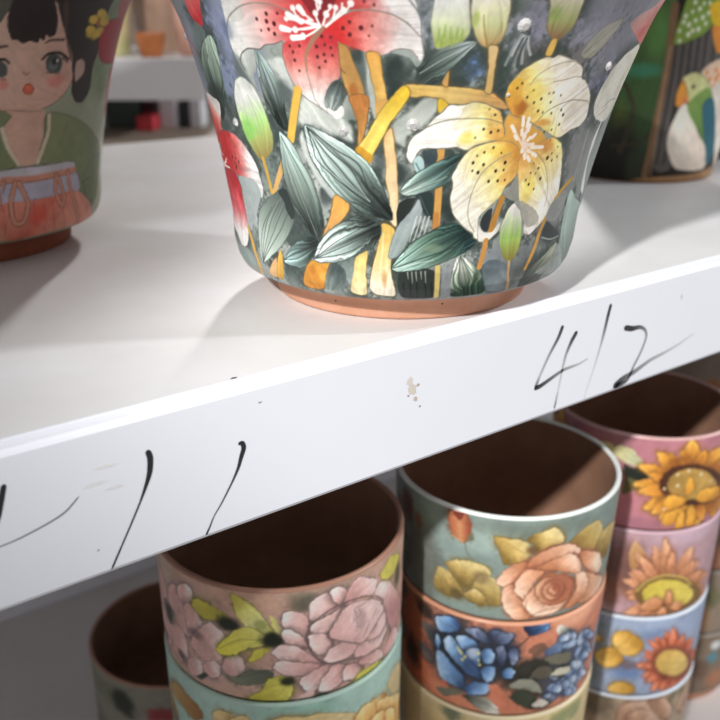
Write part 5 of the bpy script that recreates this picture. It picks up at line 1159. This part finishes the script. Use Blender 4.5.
lily = flared_pot('lily', '979f9a', 'flared flower pot painted with red and yellow lilies, studded with crystals, at the shelf edge', MAIN, LEAN, 1.07, M_CLAY, 'flared pots on the upper shelf')
def wall_frame(u, z, center, lean):
    th = math.atan2(CAMXY[1]-center[1], CAMXY[0]-center[0])+u
    ks = [p[0] for p in PROF]; rs = [p[1] for p in PROF]; r = float(np.interp(z, ks, rs)); r2 = float(np.interp(z+.004, ks, rs))
    n = Vector((math.cos(th), math.sin(th), -(r2-r)/.004)).normalized()
    return Vector((r*math.cos(th)+lean[0]*z, r*math.sin(th)+lean[1]*z, z)), n
def gem(parent, p, n, rad):
    k = 10; v = [(0, 0, .55)]+[(.5*math.cos(2*math.pi*(i+.5)/k), .5*math.sin(2*math.pi*(i+.5)/k), .55) for i in range(k)]
    v += [(math.cos(2*math.pi*i/k), math.sin(2*math.pi*i/k), .12) for i in range(k)]+[(math.cos(2*math.pi*i/k), math.sin(2*math.pi*i/k), -.1) for i in range(k)]
    f = [(0, 1+i, 1+(i+1) % k) for i in range(k)]
    for i in range(k):
        j = (i+1) % k; f += [(1+i, 11+i, 11+j), (1+i, 11+j, 1+j), (11+i, 21+i, 21+j, 11+j)]
    o = mesh_obj('rhinestone', v, f, M_GEM, parent); o.scale = (rad,)*3; o.location = p
    o.rotation_euler = n.to_track_quat('Z', 'Y').to_euler(); return o
for u, z, r in GEMS:
    p, n = wall_frame(u, z, MAIN, LEAN); gem(lily, p, n, r*.00037)
for du, zz in ((.3, .0066), (-.47, .0058)):      # pits in the clay foot
    th = math.atan2(CAMXY[1]-MAIN[1], CAMXY[0]-MAIN[0])+du; r = .0553 if zz < .006 else .0558
    gx = mesh_obj('clay_pit', [(.0004*math.cos(k), .00035*math.sin(k), 0) for k in np.linspace(0, 6.283, 9)[:-1]], [tuple(range(8))], M_PIT, lily)
    n = Vector((math.cos(th), math.sin(th), 0)); gx.location = Vector((r*n.x, r*n.y, zz))+n*.0003; gx.rotation_euler = n.to_track_quat('Z', 'Y').to_euler()
girl = flared_pot('girl', '98a28a', 'flared flower pot painted with a black-haired girl in green holding a red drum', (.0969, .2547), (0, 0), .92, M_CLAYDK, 'flared pots on the upper shelf', M_SATIN, .6)
# straight pot with the parrot
PC = (.563, .190); PP = [(.0012, .0532), (.006, .0545), (.02, .0575), (.06, .0605), (.10, .064), (.14, .068), (.155, .0697)]
par = thing('flower_pot', 'straight-sided flower pot painted with a parrot and green foliage, behind the lily pot', 'flower pot', (*PC, 0))
cv = Canvas(-30, 100, 0, 157, .45, '241f18', 9).paint(ART['parrot'])
painted_wall('painted_body', PP, PC, 65, cv, M_SATIN, par, 1.25, .5)
lathe('rim', [(.0697, .155), (.069, .1568), (.067, .157), (.0655, .155)], M_RIM['grey'], par)
lathe('clay_interior', [(.0655, .155), (.058, .08), (.05, .012), (.0005, .01)], M_IN, par)
lathe('clay_foot', [(.0005, .0006), (.05, 0), (.0525, .0002), (.0532, .0012)], M_CLAYDK, par)
# dark pot at the far right of the shelf
dk = thing('flower_pot', 'dark glazed flower pot at the right edge, beside the parrot pot', 'flower pot', (.722, .205, 0))
lathe('painted_body', [(.0532, .0012), (.0545, .006), (.0575, .02), (.0605, .06), (.064, .10), (.0697, .155)], mat('dark_glaze', '2c2a24', .4, noise=.2, scale=30, col2='1e1d19'), dk)
lathe('rim', [(.0697, .155), (.069, .1568), (.067, .157), (.0655, .155)], M_RIM['grey'], dk)
lathe('clay_interior', [(.0655, .155), (.058, .08), (.05, .012), (.0005, .01)], M_IN, dk)
lathe('clay_foot', [(.0005, .0006), (.05, 0), (.0525, .0002), (.0532, .0012)], M_CLAYDK, dk)
# ------------------------------------------------------------------ stacks on the lower shelf
def stack_pot(art, base, label, st, i, rim, gain=1., res=.45, group=None, seed=3, liner=M_IN):
    (cx, cy), R, s = STACK[st]; H = s+.012; tp = TAPER.get(st, 0); R *= 1-tp*(4-i); Rb = R*(1-tp)
    t = thing('stacking_pot', label, 'flower pot', (cx, cy, FLOOR+i*s), group)
    us = [x/10 for q in ART.get(art, []) for x in (q[2][::2] if q[0] in 'PLD' else q[2][:1])] or [-99, 99]
    lo, hi = max(-99, min(us)+1), min(99, max(us)-1); lo, hi = min(lo, (lo+hi)/2-32), max(hi, (lo+hi)/2+32)
    cv = Canvas(lo, hi, 10, H*1000+1, .3, base, seed).paint(ART.get(art, []), None, .6, .3, (.75, 1.9))
    cv.im = cv.im*.86+cv.im.mean(-1, keepdims=True)*.14
    w = [(.0121, Rb-.0030), (.0125, Rb-.0018), (.0140, Rb-.0008), (.03, .72*Rb+.28*R-.0003), (H-.006, R), (H-.0015, R+.0001)]
    painted_wall('painted_body', w, (cx, cy), 60, cv, M_GLAZE, t, gain, res)
    lathe('rim', [(R+.0001, H-.0015), (R-.0001, H-.0006), (R-.0007, H-.0001), (R-.0015, H), (R-.0023, H-.0004), (R-.0027, H-.0012)], M_RIM[rim], t, 128)
    lathe('clay_interior', [(R-.0027, H-.0012), (R-.0036, H-.01), (R-.0050, .02), (R-.008, .0075), (R-.014, .0062), (.0005, .006)], liner, t)
    lathe('clay_foot', [(.0005, .002), (R-.013, .002), (R-.0115, .0003), (R-.0085, .0), (R-.0075, .0012), (R-.0068, .0118), (Rb-.003, .0121)], M_CLAY, t)
    return t
G = 'pots in the stacks on the lower shelf'
def flora(seed, cols):
    # loose painted blossoms for a pot lower down a stack
    r = random.Random(seed); L = []
    for k in range(5):
        u, v = -900+k*430+r.randint(-60, 60), r.randint(300, 480); c = cols[k % len(cols)]
        for q in range(9):
            a = q*.7; rr = 130
            P = []
            for x, y in ((0, -45), (.5, -60), (1, 0), (.5, 60), (0, 45)):
                px, py = 25+rr*x, y; P += [int(u+px*math.cos(a)-py*math.sin(a)), int(v+px*math.sin(a)+py*math.cos(a))]
            L.append(('P', c, tuple(P), 0, '5a4038', .35, .4, 1))
        L.append(('D', '6a4a2a', (u, v), 4., 1))
        for a in (.3, 2.6, 4.2):
            P = []
            for x, y in ((140, -30), (230, -50), (330, 0), (230, 50), (140, 30)): P += [int(u+x*math.cos(a)-y*math.sin(a)), int(v+x*math.sin(a)+y*math.cos(a))]
            L.insert(0, ('P', '4e5a3a 8a9452', tuple(P), 0, '2c3424', .35, .5, 1))
    return L
for k, (sd, cols) in dict(h1=(1, ['c88080 e6c4c0', 'd8b060 ead8a0']), h2=(2, ['7088b0 b4c4dc', 'b06a58 dcb0a0']), h3=(3, ['c89868 e4ccac', 'a05040 d09080']), h4=(4, ['d8b050 ecd890', '8098b8 c0d0e0'])).items():
    ART[k] = flora(sd, cols)
stack_pot('pink', 'c69c8a', 'pink pot with a peony and yellow leaves, at the top of the left tall stack', 'pink', 4, 'clay', 1.25, .4, G)
stack_pot('teal', 'a6cabd', 'pale teal pot with orange roses, directly under the pink peony pot', 'pink', 3, 'teal', 1.18, .42, G)
stack_pot('h1', 'b8a894', 'pale flowered pot, third from the top of the stack under the pink peony pot', 'pink', 2, 'cream', 1, .9, G)
stack_pot('h2', 'c8b088', 'buff flowered pot, fourth from the top of the stack under the pink peony pot', 'pink', 1, 'white', 1, .9, G)
stack_pot('h3', 'a8b0a4', 'grey-green flowered pot at the foot of the stack under the pink peony pot', 'pink', 0, 'white', 1, .9, G)
stack_pot('rose', '7c8f89', 'grey-teal pot with a peach rose and white rim, top of the middle stack', 'rose', 4, 'white', 1.18, .42, G)
stack_pot('blue', 'cb7b5c', 'orange pot with blue peonies, directly under the peach rose pot', 'rose', 3, 'orange', 1.18, .42, G)
stack_pot('cream', 'dec890', 'cream yellow pot, third from the top under the peach rose pot', 'rose', 2, 'cream', 1.0, .6, G)
stack_pot('h4', 'b09878', 'tan flowered pot, fourth from the top of the stack under the peach rose pot', 'rose', 1, 'cream', 1, .9, G)
stack_pot('h1', '9cacac', 'blue-grey flowered pot at the foot of the stack under the peach rose pot', 'rose', 0, 'white', 1, .9, G)
stack_pot('sunpink', 'b4727e', 'dusty pink pot with a golden sunflower, top of the right stack', 'sun', 4, 'pink', 1.18, .42, G)
stack_pot('sunmauve', 'b08c96', 'mauve pot with a salmon sunflower, second in the sunflower stack', 'sun', 3, 'mauve', 1.18, .42, G)
stack_pot('sunblue', '8c9cba', 'blue pot with a coral sunflower and yellow leaves, third in the sunflower stack', 'sun', 2, 'blue', 1.18, .42, G)
stack_pot('sunbrown', 'b49c84', 'brown pot with beige roses, fourth in the sunflower stack', 'sun', 1, 'blue', 1.0, .6, G)
stack_pot('h2', 'b8b0a0', 'pale flowered pot at the foot of the sunflower stack', 'sun', 0, 'white', 1, .9, G)
for i, (c, l) in enumerate([('7d6a58', 'brown flowered pot at the foot of the rearmost stack by the right edge'), ('8a7a6a', 'brown pot with blue flecks, low in the stack behind the sunflower stack'), ('80644e', 'rust brown pot in the middle of the stack behind the sunflower stack'), ('8c6a52', 'tan flowered pot, second from the top behind the sunflower stack'), ('8a8078', 'grey-rimmed pot on top of the stack behind the sunflower stack')]):
    stack_pot('d%d' % i, c, l, 'd', i, 'grey', 1., .8, G)
stack_pot('h3', '9a9484', 'grey flowered pot under the shaded open pot at the lower left', 'lp', 0, 'grey', 1, .9, G)
stack_pot('lpot', '8e8c7e', 'shaded open pot with a dark brown inside, behind the pink peony stack', 'lp', 1, 'clay', 1., .6, G)
# ------------------------------------------------------------------ the shelf unit
X0, X1 = -1.1, 1.9
lip_poly = [(0, -.0485), (.0006, -.0497), (.0016, -.05), (.014, -.05), (.014, -.0488), (.0014, -.0488), (.0014, -.003), (.0070, -.003), (.0072, .0004), (.0068, .0009), (.0060, .0010), (.0050, .0006), (.0030, .0001), (.0016, -.0001), (.0006, -.0007), (0, -.0018)]
def board(label, z):
    t = thing('shelf_board', label, 'shelf', (0, 0, z), 'boards of the white metal shelf')
    lip = extrude_x('front_lip', lip_poly[::-1], X0, X1, M_WHITE, t)
    box('shelf_panel', X0, X1, .0074, .55, -.016, 0, M_TOP if z > FLOOR else M_DARKFLOOR, t, .0004)
    return lip
lip = board('white shelf board with prices in black marker on its lip, under the lily pot', 0)
board('lowest white shelf board, in shade, carrying the stacks of painted pots', FLOOR)
board('overhead white shelf board, shading the back of the board with the marker prices', .32)  # out of view; height set for the shade it casts below
o = box('back_panel', X0, X1, .551, .556, FLOOR-.05, -.017, M_WHITE, None, .0006)
o['label'] = 'grey metal panel closing the shaded lower shelf at the back'; o['category'] = 'panel'
def ribbon(name, pts, w, tone, parent, col='17161a', y=-.00012):
    P = np.array(pts); T = np.linspace(0, 1, len(P)); n = len(P)*6
    Q = spline(P, False, 6); tt = np.linspace(0, 1, len(Q)); w = np.interp(tt, T, w); g = np.interp(tt, T, tone)
    d = np.gradient(Q, axis=0); d /= np.linalg.norm(d, axis=1)[:, None]+1e-9; nn = np.stack([-d[:, 1], d[:, 0]], 1)
    a0 = math.pi; caps = []
    W = [-.5, -.3, .3, .5]; V = np.zeros((len(Q), 4, 3)); cols = np.zeros((len(Q), 4, 3))
    ink, wh = hexc(col), hexc('ecedf0')
    # round the stroke ends
    s = np.concatenate([[0], np.cumsum(np.linalg.norm(np.diff(Q, axis=0), axis=1))]); e = np.minimum(s, s[-1]-s); rr = np.maximum(w*.5, 1e-6)
    w = w*np.sqrt(np.clip(1-np.clip(1-e/rr, 0, 1)**2, .06, 1))
    for k, f in enumerate(W):
        p = Q+nn*(w*f)[:, None]; V[:, k, 0], V[:, k, 1], V[:, k, 2] = p[:, 0], y, p[:, 1]
        tn = np.clip(g+(.12 if abs(f) > .4 else 0), 0, 1)[:, None]; cols[:, k] = lin(ink*(1-tn)+wh*tn)
    return link(name, grid_mesh(name, V, 4, len(Q), False, cols), M_INK, parent, False)
labs = {'four': 'black marker stroke of the 4', 'two': 'black marker stroke of the 2'}
for n, pts, w, tone in INK:
    ribbon('handwritten_stroke', pts, w, tone, lip)
def patch(name, x, z, rx, rz, col, seed, parent, y=-.0001):
    r = random.Random(seed); v = [(x, y, z)]; n = 18
    for i in range(n):
        k = r.uniform(.6, 1.1); v.append((x+rx*k*math.cos(2*math.pi*i/n), y, z+rz*k*math.sin(2*math.pi*i/n)))
    o = mesh_obj(name, v, [(0, 1+i, 1+(i+1) % n) for i in range(n)], mat(name+'_stain', col, .7), parent)
    return o
for x, z, rx, rz, c in ((.1912, -.0150, .0016, .0022, 'd6d0c6'), (.1925, -.0185, .0022, .0024, 'd2cac0'), (.1940, -.0225, .0010, .0012, 'c2b2a2'), (.1950, -.0172, .0009, .0008, 'b9a594'), (.1962, -.0262, .0005, .0005, '8d8078'), (.1905, -.0205, .0006, .0005, 'a8978a'), (.075, -.0012-.012, .004, .0007, 'e3e2e4'), (.0715, -.018, .0045, .0006, 'e2e1e3'), (.0775, -.021, .003, .0007, 'e0dfe0'), (.355, -.0125, .0008, .0013, 'c9c2b4'), (.128, -.0065, .0009, .0003, '9a9088'), (.33, -.043, .0012, .0004, 'b9b0a8'), (.07, -.0405, .0005, .0004, 'b0a090')):
    patch('scuff', x, z, rx, rz, c, int(x*1e4), lip)
chip = mesh_obj('paint_chip', [(.1210, .0066, .00112), (.1230, .0062, .00112), (.1240, .0070, .00108), (.1222, .0076, .00108)], [(0, 1, 2, 3)], mat('rust_chip', '3a2420', .8), lip)
# ------------------------------------------------------------------ across the aisle
YAW = math.radians(36.06); HD = Vector((math.sin(YAW), math.cos(YAW), 0)); RT = Vector((math.cos(YAW), -math.sin(YAW), 0))
def far(D, s, z=0): return Vector((CAMXY[0], CAMXY[1], z))+HD*D+RT*s
fs = thing('display_shelf', 'blurred white shelf unit across the aisle, seen between two pots', 'shelf', far(1.3, -.3, -1.0), rz=-YAW)
def fbox(name, x0, x1, y0, y1, z0, z1, m): return box(name, x0, x1, y0, y1, z0+1.0, z1+1.0, m, fs, .002)
M_FW = mat('far_white_metal', 'e4e2e2', .5, noise=.3, scale=6, col2='d8d5d5'); M_FB = mat('brown_board', '9b8b7c', .7, noise=.25, scale=5, col2='8c7d70'); M_FD = mat('far_back_panel', '6a5f58', .8)
fbox('front_lip', -1.0, .08, 0, .004, -.008, .049, M_FW); fbox('shelf_panel', -1.0, .08, .005, .45, .030, .0475, M_FW)
fbox('lower_panel', -1.0, .08, -.05, .45, -.085, -.063, M_FB); fbox('back_panel', -1.0, .08, .451, .46, -.9, .8, M_FD)
fbox('kick_board', -1.0, .08, .0, .01, -1.0, -.086, M_FW)
def far_box(label, D, s, w, d, h, col, zb=-.0629):
    o = box('carton', -w/2, w/2, 0, d, 0, h, mat('carton_card', col, .7, noise=.3, scale=20), None, .002); o.location = far(D, s, zb); o.rotation_euler = (0, 0, -YAW)
    o['label'] = label; o['category'] = 'box'; o['group'] = 'cartons on the far shelf'
for l, s0, s1, h, c, D in [('white carton end at the left, just beside the girl pot', -.470, -.404, .04, 'dcdcde', 1.44), ('dark green carton on the far lower shelf', -.402, -.350, .05, '4a5a52', 1.44), ('dark red and navy carton between the green and white cartons', -.348, -.333, .05, '6a3440', 1.46), ('small bright red carton in front of the far lower shelf', -.346, -.320, .022, 'e0454e', 1.40), ('wide white carton on the far lower shelf', -.318, -.291, .05, 'e6e6ec', 1.44), ('charcoal carton between the two white cartons', -.289, -.272, .05, '474a50', 1.45), ('narrow white carton right of the charcoal carton', -.270, -.252, .05, 'e6e6ea', 1.44)]:
    far_box(l, D, (s0+s1)/2, s1-s0, .06, h, c)
def far_pot(label, D, s, R, h, col, col2):
    t = thing('flower_pot', label, 'flower pot', far(D, s, .0478), 'pots on the far shelf')
    m = mat('far_glaze', col, .45, noise=.18, scale=22, col2=col2)
    lathe('painted_body', [(.001, 0), (R*.7, 0), (R*.74, .004), (R*.85, h*.4), (R*.97, h*.9), (R, h), (R*.93, h)], m, t, 40)
    lathe('clay_interior', [(R*.93, h), (R*.8, h*.3), (.001, h*.2)], M_IN, t, 40)
for a in [('orange pot, smallest on the far shelf', 1.36, -.305, .022, .034, 'a05e2c', '80481e'), ('cream and green pot standing left of the orange pot on the far shelf', 1.40, -.372, .036, .12, '9ba070', 'd8c098'), ('pinkish brown flowered pot right of the orange pot on the far shelf', 1.42, -.235, .055, .11, 'c49a8c', '9a7464'), ('dark brown pot behind the orange pot on the far shelf', 1.53, -.315, .06, .13, 'a0806e', '7a6454')]: far_pot(*a)
# room
def struct(o): o['kind'] = 'structure'; return o
struct(box('floor', -4, 5, -3, 6, -1.06, -1.0, mat('floor_tile', '9a938c', .5, noise=.3, scale=2, col2='8c857e'), None, 0))
struct(box('wall_back', -4, 5, 5.9, 6, -1.0, 2.0, mat('grey_wall', 'b0aaa4', .8), None, 0))
# ------------------------------------------------------------------ light
w = bpy.data.worlds.new('store_ambience'); bpy.context.scene.world = w; w.use_nodes = True
w.node_tree.nodes['Background'].inputs['Color'].default_value = (1.0, .97, .95, 1); w.node_tree.nodes['Background'].inputs['Strength'].default_value = AMB
def sun(name, az, el, strength, ang, col):
    l = bpy.data.lights.new(name, 'SUN'); l.energy = strength; l.angle = math.radians(ang); l.color = col
    o = bpy.data.objects.new(name, l); C.objects.link(o)
    d = Vector((math.cos(math.radians(az))*math.cos(math.radians(el)), math.sin(math.radians(az))*math.cos(math.radians(el)), math.sin(math.radians(el))))
    o.rotation_euler = d.to_track_quat('Z', 'Y').to_euler(); o.location = d*3; return o
def spot(name, target, az, el, dist, power, size, blend, rad, col):
    l = bpy.data.lights.new(name, 'SPOT'); l.energy = power; l.spot_size = math.radians(size); l.spot_blend = blend; l.shadow_soft_size = rad; l.color = col
    o = bpy.data.objects.new(name, l); C.objects.link(o)
    d = Vector((math.cos(math.radians(az))*math.cos(math.radians(el)), math.sin(math.radians(az))*math.cos(math.radians(el)), math.sin(math.radians(el))))
    o.location = Vector(target)+d*dist; o.rotation_euler = d.to_track_quat('Z', 'Y').to_euler(); return o
sp = far(1.3, -.36, .02)
spot('far_shelf_fill', sp, 234, 25, 2.4, 240, 22, .6, .08, (1, .98, .96))  # fill light added to brighten the far shelf, no fitting known there
for k in LIGHTS:
    (sun if k[0] == 'sun' else spot)(*k[1:])
# ------------------------------------------------------------------ camera
cam = bpy.data.cameras.new('camera'); co = bpy.data.objects.new('camera', cam); C.objects.link(co)
F_ = Vector((.54703097, .75140038, -.36899132)); U_ = Vector((.21568842, .29939275, .92943127)); R_ = Vector((.80884833, -.58801484, .00170875))
co.matrix_world = Matrix(((R_.x, U_.x, -F_.x, 0), (R_.y, U_.y, -F_.y, -.23126), (R_.z, U_.z, -F_.z, .11251), (0, 0, 0, 1)))
cam.sensor_width = 36; cam.lens = 882.24/720*36; cam.clip_start = .01
cam.dof.use_dof = True; cam.dof.focus_distance = .315; cam.dof.aperture_fstop = 12.5
s = bpy.context.scene; s.camera = co
s.view_settings.view_transform = 'Standard'; s.view_settings.look = 'None'; s.view_settings.gamma = 1; s.view_settings.use_curve_mapping = False
s.view_settings.exposure = EXPO
s.cycles.use_denoising = True; s.cycles.max_bounces = 8
